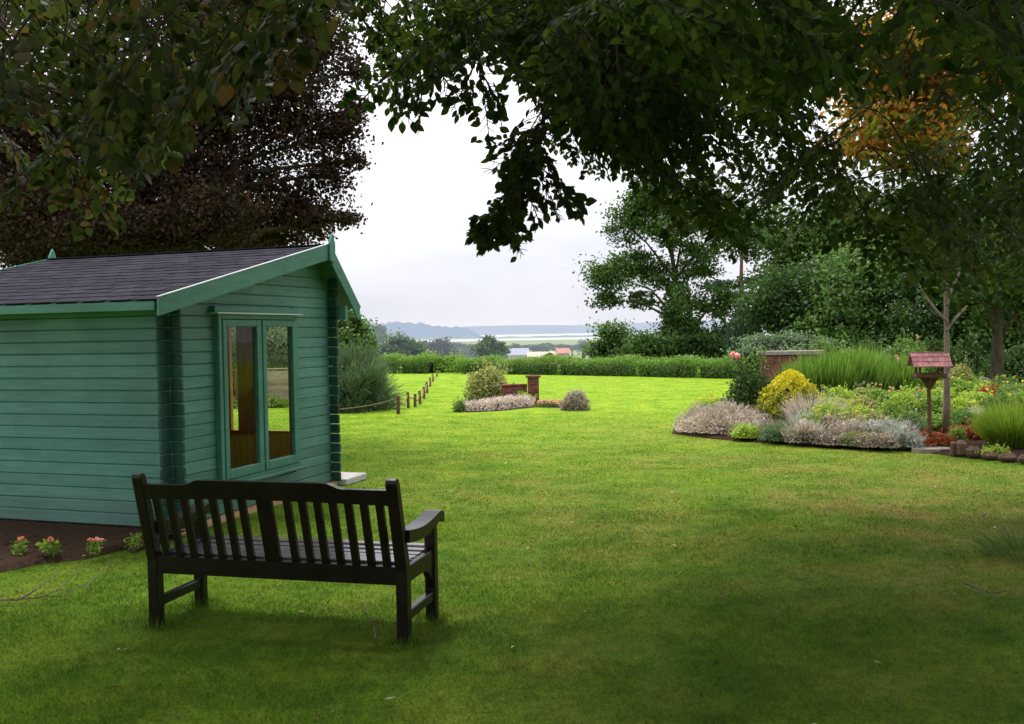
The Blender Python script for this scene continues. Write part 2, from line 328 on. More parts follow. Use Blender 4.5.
M_lav = LM('lavender_grey', (0.114, 0.116, 0.099), (0.390, 0.337, 0.302), (0.650, 0.537, 0.498), (0.800, 0.644, 0.633), trans=.2)
M_heath = LM('heather_mix', (0.065, 0.058, 0.039), (0.208, 0.169, 0.117), (0.442, 0.351, 0.325), (0.624, 0.520, 0.468), trans=.2)
M_tallg = LM('feather_blades', (.04, .09, .016), (.14, .27, .035), (.30, .44, .09), trans=.3)
M_ylw = LM('yellowgreen_blades', (0.075, 0.156, 0.015), (0.225, 0.343, 0.033), (0.450, 0.530, 0.092), trans=.35)
M_rust = LM('rust_leaves', (.07, .02, .01), (.26, .065, .022), (.38, .11, .03), trans=.2)
M_autumn = LM('young_leaves', (.06, .08, .012), (.14, .18, .02), (.36, .17, .03), (.46, .13, .03), (.34, .34, .05), trans=.5)
M_pink = LM('pink_petals', (.60, .16, .16), (.85, .36, .34), (.90, .55, .48), trans=.2)
M_salmon = LM('salmon_petals', (.70, .16, .09), (.90, .34, .22), (.95, .60, .45), trans=.2)
M_yfl = LM('yellow_petals', (.55, .40, .02), (.75, .58, .03), (.82, .70, .10), trans=.2)
M_white = LM('silver_leaves', (.20, .21, .19), (.42, .43, .41), (.62, .61, .60), trans=.2)
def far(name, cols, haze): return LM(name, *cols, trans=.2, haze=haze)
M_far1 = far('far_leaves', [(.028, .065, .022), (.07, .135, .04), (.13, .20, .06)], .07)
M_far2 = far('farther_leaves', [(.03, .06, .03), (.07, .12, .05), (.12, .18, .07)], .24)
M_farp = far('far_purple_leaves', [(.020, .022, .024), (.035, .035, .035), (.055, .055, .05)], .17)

# ------------------------------------------------------------------ lawn, land, water, hills
def ground_z(x, y):
    d = max(0., y-46); return -min(11.5, 5.5*(1-math.exp(-d/70))+6*(1-math.exp(-d/500)))
mb = MB(); xs = [-9000, -2500, -600, -150, -60, -30, -16, -8, -4, 0, 4, 8, 16, 30, 60, 150, 600, 2500, 9000]
ys = [-400, -60, -20, -8, 0, 4, 8, 12, 16, 20, 26, 32, 38, 44, 46]
vs = [(x, y, 0) for y in ys for x in xs]; nx = len(xs)
fs = [(j*nx+i, j*nx+i+1, (j+1)*nx+i+1, (j+1)*nx+i) for j in range(len(ys)-1) for i in range(nx-1)]
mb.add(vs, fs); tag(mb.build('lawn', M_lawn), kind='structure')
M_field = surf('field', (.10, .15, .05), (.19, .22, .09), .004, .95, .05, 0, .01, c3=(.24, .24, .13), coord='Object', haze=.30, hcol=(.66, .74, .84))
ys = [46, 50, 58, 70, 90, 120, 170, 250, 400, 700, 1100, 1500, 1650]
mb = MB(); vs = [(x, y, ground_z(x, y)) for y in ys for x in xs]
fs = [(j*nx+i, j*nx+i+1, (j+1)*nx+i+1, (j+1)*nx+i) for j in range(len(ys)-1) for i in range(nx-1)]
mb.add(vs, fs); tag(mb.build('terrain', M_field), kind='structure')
m, t, o = newmat('estuary'); e = t.nodes.new('ShaderNodeEmission'); e.inputs[0].default_value = (.72, .75, .84, 1)  # pale glow mixed into the water for distance haze
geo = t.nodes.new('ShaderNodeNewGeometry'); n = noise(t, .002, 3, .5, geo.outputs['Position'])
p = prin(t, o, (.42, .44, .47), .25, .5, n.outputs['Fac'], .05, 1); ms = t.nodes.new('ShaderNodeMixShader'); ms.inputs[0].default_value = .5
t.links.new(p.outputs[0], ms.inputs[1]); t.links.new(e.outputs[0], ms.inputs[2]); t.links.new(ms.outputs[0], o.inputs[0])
mb = MB(); mb.add([(-9000, 1640, -11.45), (9000, 1640, -11.45), (9000, 16000, -11.45), (-9000, 16000, -11.45)], [(0, 1, 2, 3)])
tag(mb.build('water', m), kind='structure')
def ridge(name, x0, x1, y, depth, hfun, mat, n=160):
    mb = MB(); vs = []; fs = []
    for i in range(n+1):
        x = x0+(x1-x0)*i/n; h = hfun(i/n, x)
        vs += [(x, y-depth*.5, -12), (x, y-depth*.15, -12+h*.62), (x, y, -12+h), (x, y+depth*.6, -12)]
    for i in range(n):
        for k in range(3): fs.append((i*4+k, i*4+4+k, i*4+5+k, i*4+1+k))
    mb.add(vs, fs); return tag(mb.build(name, mat, smooth=True), kind='structure')
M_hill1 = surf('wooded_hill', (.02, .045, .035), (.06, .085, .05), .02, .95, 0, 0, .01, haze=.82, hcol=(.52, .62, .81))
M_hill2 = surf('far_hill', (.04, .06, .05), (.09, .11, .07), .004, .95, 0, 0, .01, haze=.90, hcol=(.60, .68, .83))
bn = np.random.default_rng(5).uniform(0, 1, 400)
def rough(i, n, k): 
    f = i*n; a = int(f); f -= a; f = f*f*(3-2*f); return bn[(a+k) % 400]*(1-f)+bn[(a+1+k) % 400]*f
def tap(i, a, b): return max(0, min(1, i/a))*max(0, min(1, (1-i)/b))
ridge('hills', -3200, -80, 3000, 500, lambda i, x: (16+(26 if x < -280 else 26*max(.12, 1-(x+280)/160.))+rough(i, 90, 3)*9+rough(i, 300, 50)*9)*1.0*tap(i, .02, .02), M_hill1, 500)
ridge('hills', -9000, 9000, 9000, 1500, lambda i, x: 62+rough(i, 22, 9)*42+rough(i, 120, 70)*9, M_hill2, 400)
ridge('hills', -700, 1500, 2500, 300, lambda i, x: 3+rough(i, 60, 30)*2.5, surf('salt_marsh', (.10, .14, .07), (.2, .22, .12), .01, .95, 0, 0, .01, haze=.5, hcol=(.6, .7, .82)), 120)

# ------------------------------------------------------------------ grass blades
def vnoise(x, y, s, seed):
    g = np.random.default_rng(seed).uniform(0, 1, (64, 64)); fx = x*s; fy = y*s; ix = np.floor(fx).astype(int); iy = np.floor(fy).astype(int)
    u = fx-ix; w = fy-iy; u = u*u*(3-2*u); w = w*w*(3-2*w); q = lambda a, b: g[a % 64, b % 64]
    return (q(ix, iy)*(1-u)+q(ix+1, iy)*u)*(1-w)+(q(ix, iy+1)*(1-u)+q(ix+1, iy+1)*u)*w
AS = Vector((-2.94, 8.24, 0)); VS = Vector((.322, .9467, 0)); US = Vector((-.9467, .322, 0))     # garden room corner and axes
def grass(y0, y1, dens, ln, wd):
    n = int((y1**2-y0**2)*.5*1.22*dens); y = np.sqrt(rng.uniform(y0**2, y1**2, n)); x = y*rng.uniform(-.62, .60, n)
    s = (x-AS.x)*VS.x+(y-AS.y)*VS.y; u = (x-AS.x)*US.x+(y-AS.y)*US.y
    keep = ~((s > -.02) & (u > -.02) & (s < 3.0)) & ~soil_mask(x, y)
    pn = vnoise(x, y, 2.2, 1)*.6+vnoise(x, y, 6.5, 2)*.4
    keep &= rng.uniform(0, 1, n) < .35+pn
    x, y, pn = x[keep], y[keep], pn[keep]; n = len(x); P = np.stack([x, y, np.zeros(n)], 1)
    d = rng.normal(size=(n, 3))*np.array([.55, .55, 0])+np.array([0, 0, 1.0]); d = unit(d)
    l = ln*rng.uniform(.45, 1.15, n)*(.6+.8*pn); sd_ = unit(np.cross(d, rdir(n)))*(wd*rng.uniform(.6, 1.2, n))[:, None]*.5
    tip = P+d*l[:, None]+rng.normal(size=(n, 3))*l[:, None]*.22*np.array([1, 1, .3])
    V = np.stack([P-sd_, P+sd_, tip], 1).reshape(-1, 3); return V, np.repeat(rng.uniform(0, 1, n), 3)
SOILP = [G(-60, 585), G(0, 567), G(40, 565), G(90, 559), G(125, 552), G(150, 544)]
def soil_edge(u):                                        # bed between the back wall and the lawn, by u
    pts = sorted(((p-AS).dot(US), -(p-AS).dot(VS)) for p in SOILP)
    return np.interp(u, [a for a, b in pts], [b for a, b in pts])
BED = [(672, 434), (700, 438), (740, 441), (800, 447), (870, 449), (925, 450), (956, 457), (1000, 461), (1060, 466)]
BEDW = [G(*p) for p in BED]
ISL = [(455, 412), (480, 414), (520, 410), (560, 408), (590, 413)]
BLY, BLX = zip(*[(p.y, p.x) for p in (G(672, 434), G(676, 424), G(692, 410), G(728, 398), G(760, 391), G(800, 386))])
def bed_left(y): return np.interp(y, BLY, BLX)
def bed_front(x): return np.interp(x, [p.x for p in BEDW], [p.y for p in BEDW])
def soil_mask(x, y):
    s = (x-AS.x)*VS.x+(y-AS.y)*VS.y; u = (x-AS.x)*US.x+(y-AS.y)*US.y
    a = (u > -.1) & (s < .1) & (s > -soil_edge(u)+.02)
    b = (x > bed_left(y)+.05) & (y > bed_front(x)+.05) & (y < 28)
    return a | b
VV = []; TT = []
for a in ((3.6, 6, 8000, .030, .0030), (6, 9, 5200, .026, .0038), (9, 14, 2000, .022, .006), (14, 20, 700, .020, .010), (20, 27, 260, .018, .013), (27, 36, 110, .015, .016)):
    V, T = grass(*a); VV.append(V); TT.append(T)
FEET = [Vector((-2.13, 5.64, 0)), Vector((-.62, 5.25, 0)), Vector((-2.01, 6.09, 0)), Vector((-.50, 5.70, 0))]
for f_ in FEET:
    n = 170; a = rng.uniform(0, 6.283, n); r_ = rng.uniform(.035, .12, n); P = np.stack([f_.x+np.cos(a)*r_, f_.y+np.sin(a)*r_, np.zeros(n)], 1); d = unit(rng.normal(size=(n, 3))*np.array([.35, .35, 0])+np.array([0, 0, 1.])); l = rng.uniform(.03, .10, n)[:, None]; sd_ = unit(np.cross(d, rdir(n)))*.0018
    VV.append(np.stack([P-sd_, P+sd_, P+d*l+rng.normal(size=(n, 3))*l*.15], 1).reshape(-1, 3)); TT.append(np.repeat(rng.uniform(.2, .9, n), 3))
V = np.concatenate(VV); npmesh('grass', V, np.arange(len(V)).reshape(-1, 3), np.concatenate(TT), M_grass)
tag(bpy.data.objects['grass'], 'short mown lawn grass with patchy dry turf', 'grass', kind='stuff')

LIT = LM('litter_leaves', (.05, .03, .015), (.16, .09, .04), (.30, .22, .10), (.55, .50, .40), trans=.1); lv = LV(); n = 420; y = np.sqrt(rng.uniform(3.7**2, 16**2, n)); x = y*rng.uniform(-.55, .58, n); kp = ~soil_mask(x, y) & ~(((x-AS.x)*VS.x+(y-AS.y)*VS.y > -.1) & ((x-AS.x)*US.x+(y-AS.y)*US.y > -.2)); x, y = x[kp], y[kp]; n = len(x)
l_ = rng.uniform(.012, .045, n); lv.put(leaf6(np.stack([x, y, rng.uniform(.012, .028, n)], 1), rdir(n)*np.array([1, 1, .3]), rdir(n)*.5+np.array([0, 0, 1.]), l_, l_*.6), rng.uniform(.06, 1, n)**1.6, 6); tag(lv.build('leaf_litter', LIT), 'small dry leaves and pale specks scattered over the lawn', 'leaves', kind='stuff')
# ------------------------------------------------------------------ garden room (green log cabin)
def S(u, s, z=0): return AS+US*u+VS*s+Vector((0, 0, z))
hut = empty('summer_house', AS, 0, 'green painted log summer house with dark shingle roof and tall double window', 'summer house')
hut_i = Matrix.Translation(-AS)
def part(mb, name, m, parent=None, smooth=False):
    p = parent or hut
    mb.v = [tuple(Vector(v)-AS) for v in mb.v]
    o_ = mb.build(name, m, None, smooth); o_.parent = p
    return o_
LEN, DEP, LH, NL = 3.42, 2.76, .1085, 18
Z0 = .06
def log(mb, a, b, n, z, h, tint, t=.045):                # one wall log from a to b with chamfered outer edges, outward normal n
    a, b, n = Vector(a), Vector(b), Vector(n); c = .009; zz = Vector((0, 0, 1))
    poly = [(-t, 0), (-.009, 0), (0, c), (0, h-c), (-.009, h-.0015), (-t, h-.0015)]
    mb.prism(poly, a+zz*z, n, zz, (b-a).normalized(), (b-a).length, tint)
def roof_z(s): return 2.03+(s+.35)*(.66/2.80) if s <= 2.45 else 2.69-(s-2.45)*1.05
w = MB()
for k in range(NL): log(w, S(.045, 0), S(LEN-.045, 0), -VS, Z0+k*LH, LH, random.uniform(.3, .7))
part(w, 'wall', M_paint)
w = MB()
WS0, WS1, WZ0, WZ1 = .62, 1.98, .33, 1.925
for k in range(NL+6):                                     # gable wall with the window left open
    z = Z0+k*LH; top = z+LH; ti = random.uniform(.25, .75)
    lo = 0 if top < 2.03 else (top-2.03)/(.66/2.80)-.35+.25
    hi = DEP if top < 2.28 else 2.45-.02+max(0, (2.60-top)*.9)
    hi = min(hi, DEP)
    if top > 2.60 or lo > 2.35: continue
    segs = [(max(0, lo), hi)]
    if top > WZ0+.01 and z < WZ1-.01: segs = [(max(0, lo), WS0), (WS1, hi)]
    for a, b in segs:
        if b-a > .03: log(w, S(0, a), S(0, b), -US, z, LH, ti)
part(w, 'wall', M_paint)
w = MB(); w.prism([(-.05, 1.90), (DEP+.02, 1.98), (2.45, 2.62), (-.05, 2.03)], S(.012, 0), VS, (0, 0, 1), US, .03)
part(w, 'gable_board', M_paint)
w = MB()
for k in range(NL):
    for s0 in (0, DEP):
        log(w, S(LEN, 0), S(LEN, DEP), US, Z0+k*LH, LH, random.uniform(.3, .7)) if s0 == 0 else None
part(w, 'wall', M_paint)
# interlocking log ends at the two near corners
for s0 in (.0, DEP-.045):
    w = MB()
    for k in range(NL if s0 == 0 else NL+4):
        z = Z0+k*LH; dz = random.uniform(-.004, .004); e_ = random.uniform(-.012, .012)
        if s0 == 0:
            w.box(S(.0225, -.06, z+LH/2), (.045, .12+e_, LH-.007), Matrix((US, VS, Vector((0, 0, 1)))).transposed(), random.uniform(.1, .5), .010)
        if z+LH > roof_z(s0)-.06: continue
        w.box(S(-.055, s0+.0225, z+LH/2), (.11+e_, .045, LH-.007), Matrix((US, VS, Vector((0, 0, 1)))).transposed(), random.uniform(.05, .45), .010)
    part(w, 'corner_logs', M_paintc)
# front wall: pine inside, glazed doors; openings measured along u
def fw(px): 
    d = ray(px, 400); p0 = S(0, DEP-.05); tt = (p0-CAM).dot(VS)/d.dot(VS); return (CAM+d*tt-AS).dot(US)
openings = [(fw(238), fw(222)-.12), (fw(289), fw(263)+.02)]
openings = [(.12, .62), (.72, 1.22)] if False else openings
(uA, uB), (uC, uD) = openings[1], openings[0]
if uB > uC-.05: uB = uC-.05
w = MB(); zs0, zs1 = .62, 2.02
for a, b in ((.045, uA), (uB, uC), (uD, LEN-.045)):
    w.box(S((a+b)/2, DEP-.03, 1.1), (b-a, .05, 2.0), Matrix((US, VS, Vector((0, 0, 1)))).transposed())
for a, b in ((uA, uB), (uC, uD)):
    w.box(S((a+b)/2, DEP-.03, (.1+zs0)/2), (b-a, .05, zs0-.1), Matrix((US, VS, Vector((0, 0, 1)))).transposed())
    w.box(S((a+b)/2, DEP-.03, (2.12+zs1)/2), (b-a, .05, 2.12-zs1), Matrix((US, VS, Vector((0, 0, 1)))).transposed())
part(w, 'wall', M_pine)
for a, b in ((uA, uB), (uC, uD)):
    w = MB(); w.add([S(a, DEP-.03, zs0), S(b, DEP-.03, zs0), S(b, DEP-.03, zs1), S(a, DEP-.03, zs1)], [(0, 1, 2, 3)]); part(w, 'pane', M_glass)
w = MB()
for k in range(17):                                       # inner faces of the near and far walls, floor
    w.box(S(.075+LEN/2-.03, .052, Z0+.06+k*.115), (LEN-.2, .012, .112), Matrix((US, VS, Vector((0, 0, 1)))).transposed(), random.uniform(.3, .7))
    w.box(S(LEN-.06, DEP/2, Z0+.06+k*.115), (.012, DEP-.16, .112), Matrix((US, VS, Vector((0, 0, 1)))).transposed(), random.uniform(.3, .7))
part(w, 'lining', M_pine)
w = MB(); w.box(S(LEN/2, DEP/2, .10), (LEN-.1, DEP-.1, .03), Matrix((US, VS, Vector((0, 0, 1)))).transposed()); part(w, 'floor', M_pine)
w = MB(); MX = Matrix((US, VS, Vector((0, 0, 1)))).transposed()
w.box(S(LEN/2+.01, .05, .028), (LEN, .07, .056), MX); part(w, 'base_beam', M_dark)  # near-black bearer stands in for the shaded gap under the wall
w = MB(); w.box(S(.0, DEP/2, .027), (.10, DEP-.02, .054), MX); part(w, 'base_beam', M_beam)
# window in the gable
fr = MB(); q = -.03
def fbox(s0, s1, z0, z1, u=-.03, d=.06): fr.box(S(u, (s0+s1)/2, (z0+z1)/2), (d, s1-s0, z1-z0), MX, random.uniform(.45, .6), .005)
fbox(WS0, WS0+.05, WZ0, WZ1); fbox(WS1-.05, WS1, WZ0, WZ1); fbox(WS0+.05, WS1-.05, WZ1-.05, WZ1); fbox(WS0+.05, WS1-.05, WZ0, WZ0+.05); fbox(1.285, 1.315, WZ0+.05, WZ1-.05)
wf = part(fr, 'window_frame', M_paintd)
for s0, s1 in ((WS0+.055, 1.28), (1.32, WS1-.055)):
    fr = MB(); a, b = WZ0+.055, WZ1-.055
    for q_ in ((s0, s0+.06, a, b), (s1-.06, s1, a, b), (s0+.06, s1-.06, b-.065, b), (s0+.06, s1-.06, a, a+.085)): fbox(*q_, u=-.045, d=.05)
    sa = part(fr, 'sash', M_paintd, wf); fr = MB(); fr.add([S(-.04, s0+.058, a+.08), S(-.04, s1-.058, a+.08), S(-.04, s1-.058, b-.06), S(-.04, s0+.058, b-.06)], [(0, 1, 2, 3)]); part(fr, 'pane', M_glass, wf)
w = MB(); w.box(S(-.03, 1.29, 1.96), (.06, 1.44, .07), MX, .55, .004); part(w, 'window_head', M_paintd)
w = MB(); w.box(S(-.055, 1.29, 1.93), (.10, 1.47, .014), MX, .5, .003); part(w, 'drip_cap', M_metal)
w = MB(); w.box(S(-.05, 1.30, .325), (.09, 1.44, .028), MX, .5, .004); part(w, 'window_sill', M_paintd)
# roof
O1, O2 = -.19, LEN+.2
sl1 = math.hypot(2.80, .66); d1 = (VS*2.80+Vector((0, 0, .66))).normalized(); n1 = US.cross(d1); n1 = n1 if n1.z > 0 else -n1
w = MB()
a0 = S(0, -.35, 2.03)
w.add([S(O1, -.35, 2.012), S(O2, -.35, 2.012), S(O2, 2.45, 2.672), S(O1, 2.45, 2.672), S(O1, -.35, 1.985), S(O2, -.35, 1.985), S(O2, 2.45, 2.645), S(O1, 2.45, 2.645)],
      [(0, 1, 2, 3), (7, 6, 5, 4), (0, 4, 5, 1), (1, 5, 6, 2), (3, 2, 6, 7), (0, 3, 7, 4)])
w.add([S(O1, 2.452, 2.672), S(O2, 2.452, 2.672), S(O2, 3.06, 2.035), S(O1, 3.06, 2.035), S(O1, 2.452, 2.645), S(O2, 2.452, 2.645), S(O2, 3.06, 2.008), S(O1, 3.06, 2.008)],
      [(0, 1, 2, 3), (7, 6, 5, 4), (0, 4, 5, 1), (1, 5, 6, 2), (3, 2, 6, 7), (0, 3, 7, 4)])
rf = part(w, 'roof', M_paint)
w = MB(); rows = 15; rh = sl1/rows
for r in range(rows):
    off = (r % 2)*.14; x = O1-off
    while x < O2:
        x1 = min(x+.28, O2); xa = max(x+.004, O1-.01)
        if x1 > xa+.01:
            lift = random.uniform(.003, .006); p0 = a0+d1*(r*rh-.025); p1 = a0+d1*((r+1)*rh+.03); p0 = p0+n1*lift*1.6; p1 = p1+n1*.0005
            c = [p0+US*xa, p0+US*(x1-.009), p1+US*(x1-.009), p1+US*xa]; lo = [q_-n1*.010 for q_ in c]
            w.add([q_ for q_ in c]+lo, [(0, 1, 2, 3), (0, 4, 5, 1), (1, 5, 6, 2), (3, 7, 4, 0)], random.uniform(.15, .85))
        x += .28
d2 = (VS*.61-Vector((0, 0, .64))).normalized(); n2 = Vector((VS.x*.64, VS.y*.64, .61)).normalized()
for r in range(6):
    p0 = S(0, 2.45, 2.685)+d2*(r*.15)+n2*.002; p1 = p0+d2*.155+n2*.008
    w.add([p0+US*O1, p0+US*O2, p1+US*O2, p1+US*O1], [(0, 1, 2, 3)], random.uniform(.3, .6))
part(w, 'shingles', M_shingle, rf)
w = MB(); w.box(S((O1+O2)/2, 2.45, 2.695), (O2-O1, .16, .012), MX); part(w, 'ridge_cap', M_shingle, rf)
w = MB(); w.box(S((O1+O2)/2+.01, -.36, 1.975), (O2-O1-.04, .02, .075), MX, .6, .003); part(w, 'eaves_board', M_paintd)
def barge(u):
    w = MB(); h = .145
    w.prism([(-.385, 2.035-h), (-.375, 2.04), (2.44, 2.705), (2.44, 2.705-h-.02)], S(u, 0), VS, (0, 0, 1), US, -.022, .62); part(w, 'bargeboard', M_paintd)
    w = MB(); w.prism([(2.444, 2.705), (2.444, 2.705-h-.06), (2.90, 2.05), (3.03, 1.90), (3.08, 1.885), (3.09, 2.05)], S(u, 0), VS, (0, 0, 1), US, -.022, .55); part(w, 'bargeboard', M_paintd)
    w = MB(); w.prism([(2.39, 2.52), (2.50, 2.50), (2.505, 2.70), (2.47, 2.79), (2.45, 2.82), (2.43, 2.79), (2.39, 2.72)], S(u-.024, 0), VS, (0, 0, 1), US, -.02, .75); part(w, 'finial', M_paintd)
barge(O1-.002); barge(O2+.024)
w = MB(); w.bar(S(O1-.012, -.38, 2.046), S(O1-.012, 2.40, 2.046+2.78*.66/2.80), .032, .008, bev=.001); part(w, 'edge_trim', M_metal, rf)
w = MB(); w.box(S(LEN/2-.05, DEP+.03, 1.96), (LEN+.3, .05, .16), MX, .5); part(w, 'wall_plate', M_paint)
# step by the front wall
st = empty('concrete_step', S(-.02, DEP+.28), 0, 'grey concrete step outside the front of the summer house', 'step')
w = MB(); w.box((0, 0, .04), (1.1, .50, .08), Matrix((US, VS, Vector((0, 0, 1)))).transposed(), .6, .01)
w.v = [tuple(Vector(v)+US*.42) for v in w.v]; w.build('slab', M_slab, st)

# soil strip by the back wall
us = np.linspace(-.12, 5.0, 70); mb = MB(); vs = []; fs = []; nr = 7
for i, u in enumerate(us):
    e_ = float(soil_edge(u))
    for r in range(nr):
        f = r/(nr-1); z = .006+.05*math.sin(math.pi*min(1, f*1.0))**.6 if 0 < f < 1 else (.0 if f == 1 else .045)
        vs.append(S(u, .03-(e_+.03)*f*(1+random.uniform(-.03, .03)), z+random.uniform(0, .012)-(.004 if f == 1 else 0)))
for i in range(len(us)-1):
    for r in range(nr-1): fs.append((i*nr+r, i*nr+r+1, (i+1)*nr+r+1, (i+1)*nr+r))
mb.add(vs, fs)
for k in range(900):
    u = random.uniform(-.05, 4.5); e_ = float(soil_edge(u)); f = random.uniform(.05, .98); sz = random.uniform(.006, .022)
    mb.box(S(u, -e_*f, .05*math.sin(math.pi*f)**.6+.004), (sz, sz*1.2, sz*.8), Matrix.Rotation(random.uniform(0, 3), 3, 'Z') @ Matrix.Rotation(random.uniform(0, 1), 3, 'X'), random.uniform(.2, .9))
tag(mb.build('soil', M_soil), kind='structure')

# ------------------------------------------------------------------ bench
B0 = Vector((-2.13, 5.64, 0)); BX = Vector((1.51, -.39, 0)).normalized(); BY = Vector((.25, .968, 0)).normalized(); BL = 1.56
bench = empty('garden_bench', B0, math.atan2(BX.y, BX.x), 'dark stained slatted wooden garden bench seen from behind on the lawn', 'bench')
Z = Vector((0, 0, 1)); LEAN = .13
def back_y(z): return 0 if z < .40 else -(z-.40)*LEAN/.5
PW = .066
for x in (0, BL):
    w = MB(); vs = []; zs = [0, .20, .40, .62, .84, .905, .925, .932]; wd = [.07, .07, .072, .064, .058, .056, .04, .012]
    for z, d in zip(zs, wd):
        y = back_y(z); b = .006
        h = PW/2; vs += [(x-h+b, y-d/2, z), (x+h-b, y-d/2, z), (x+h, y-d/2+b, z), (x+h, y+d/2-b, z), (x+h-b, y+d/2, z), (x-h+b, y+d/2, z), (x-h, y+d/2-b, z), (x-h, y-d/2+b, z)]
    fs = [tuple(range(7, -1, -1)), tuple(range(len(vs)-8, len(vs)))]
    for r in range(len(zs)-1):
        for i in range(8): fs.append((r*8+i, r*8+(i+1) % 8, (r+1)*8+(i+1) % 8, (r+1)*8+i))
    w.add(vs, fs); w.build('leg', M_bench, bench)
for x in (.0, BL):
    w = MB(); w.box((x, .465, .295), (PW, .06, .59), None, .5, .006); w.build('leg', M_bench, bench)
    w = MB(); pr = []                                            # scrolled arm
    n = 16
    for i in range(n+1):
        f = i/n; y = -.02+f*.60; top = .632-.026*math.sin(math.pi*min(1, f*1.15))+.012*f
        if f > .93: top -= (f-.93)*.35
        pr.append((y, top))
    lo = [(y, tp_-.058-(.012 if i < 10 else 0)) for i, (y, tp_) in enumerate(pr)][::-1]
    w.prism(pr+lo, (x-.05, 0, 0), (0, 1, 0), Z, (1, 0, 0), .10); w.build('armrest', M_bench, bench)
    w = MB(); w.box((x, .235, .375), (.045, .42, .095), None, .5, .005); w.build('seat_rail', M_bench, bench)
    w = MB(); w.prism([(.435, .33), (.435, .20), (.40, .26), (.37, .30), (.30, .33)], (x-.02, 0, 0), (0, 1, 0), Z, (1, 0, 0), .04); w.build('bracket', M_bench, bench)
    w = MB(); w.box((x, .235, .145), (.045, .41, .055), None, .5, .005); w.build('stretcher', M_bench, bench)
# backrest
w = MB(); n = 48; top = []; bot = []
for i in range(n+1):
    x = PW/2+(BL-PW)*i/n; f = abs(i/n-.5)*2
    c = .032*(1 if f < .52 else (0 if f > .66 else .5+.5*math.cos(math.pi*(f-.52)/.14)))
    top.append((x, .868+c)); bot.append((x, .780+ (.012*(1-f*f))))
def lean_prism(mb, poly, y0, t):                                 # profile in x,z sheared to the lean of the back
    m0 = len(mb.v); mb.prism(poly, (0, y0, 0), (1, 0, 0), Z, (0, 1, 0), t)
    for k in range(m0, len(mb.v)): x_, y_, z_ = mb.v[k]; mb.v[k] = (x_, y_+back_y(z_), z_)
lean_prism(w, top+bot[::-1], -.024, .046); br_ = w.build('top_rail', M_bench, bench)
w = MB(); lean_prism(w, [(PW/2, .325), (BL-PW/2, .325), (BL-PW/2, .428), (PW/2, .428)], -.026, .05); w.build('back_rail', M_bench, bench)
pitch = (BL-PW)/ (16.6); xs_ = []
for k in range(7): xs_ += [(PW/2+pitch*(.62+k*1.02), .044), (BL-PW/2-pitch*(.62+k*1.02), .044)]
xs_.append((BL/2, .095))
for x, wd in sorted(xs_):
    w = MB(); lean_prism(w, [(x-wd/2, .425), (x+wd/2, .425), (x+wd/2, .79), (x-wd/2, .79)], -.011, .022); w.build('back_slat', M_bench, bench)
for k in range(6):
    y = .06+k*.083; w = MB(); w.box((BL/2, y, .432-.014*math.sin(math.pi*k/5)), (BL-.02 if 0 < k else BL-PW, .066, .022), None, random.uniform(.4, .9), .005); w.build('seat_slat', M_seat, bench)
w = MB(); w.box((BL/2, .475, .375), (BL-PW, .035, .085), None, .5, .005); w.build('front_rail', M_bench, bench)

# ------------------------------------------------------------------ plants
def sph(n): return rdir(n)
def dome(lv, c, r, n, size, aspect=.6, inner=.55, up=.3, six=False, tlo=.1, thi=1, core=True, clump=.0, droop=0):
    c = np.array(c, float); r = np.array(r, float)
    if core: lv.blob(c+np.array([0, 0, r[2]*.2]), r*np.array([.55, .55, .42]))
    q = sph(n); q[:, 2] = np.abs(q[:, 2])*1.0-.08
    # irregular silhouette: random lobes
    lob = rdir(18); lob[:, 2] = np.abs(lob[:, 2]); amp = rng.uniform(-.16, .20, 18)
    k = np.exp(-((1-q @ lob.T)/.10)); sc = 1+(k*amp).sum(1)
    rad = rng.uniform(inner**3, 1, n)**(1/3)*sc
    P = c+q*rad[:, None]*r
    P[:, 2] = np.maximum(P[:, 2], c[2]+.01)
    N = unit(q*1.0+rdir(n)*.8+np.array([0, 0, up])); Dd = unit(rdir(n)+q*.6+np.array([0, 0, .2-droop]))
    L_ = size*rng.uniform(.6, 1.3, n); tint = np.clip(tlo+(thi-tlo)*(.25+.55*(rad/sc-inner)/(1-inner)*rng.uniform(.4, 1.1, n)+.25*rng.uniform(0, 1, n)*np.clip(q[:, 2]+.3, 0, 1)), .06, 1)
    lv.put(leaf6(P, Dd, N, L_, L_*aspect) if six else leaf4(P, Dd, N, L_, L_*aspect), tint, 6 if six else 4)
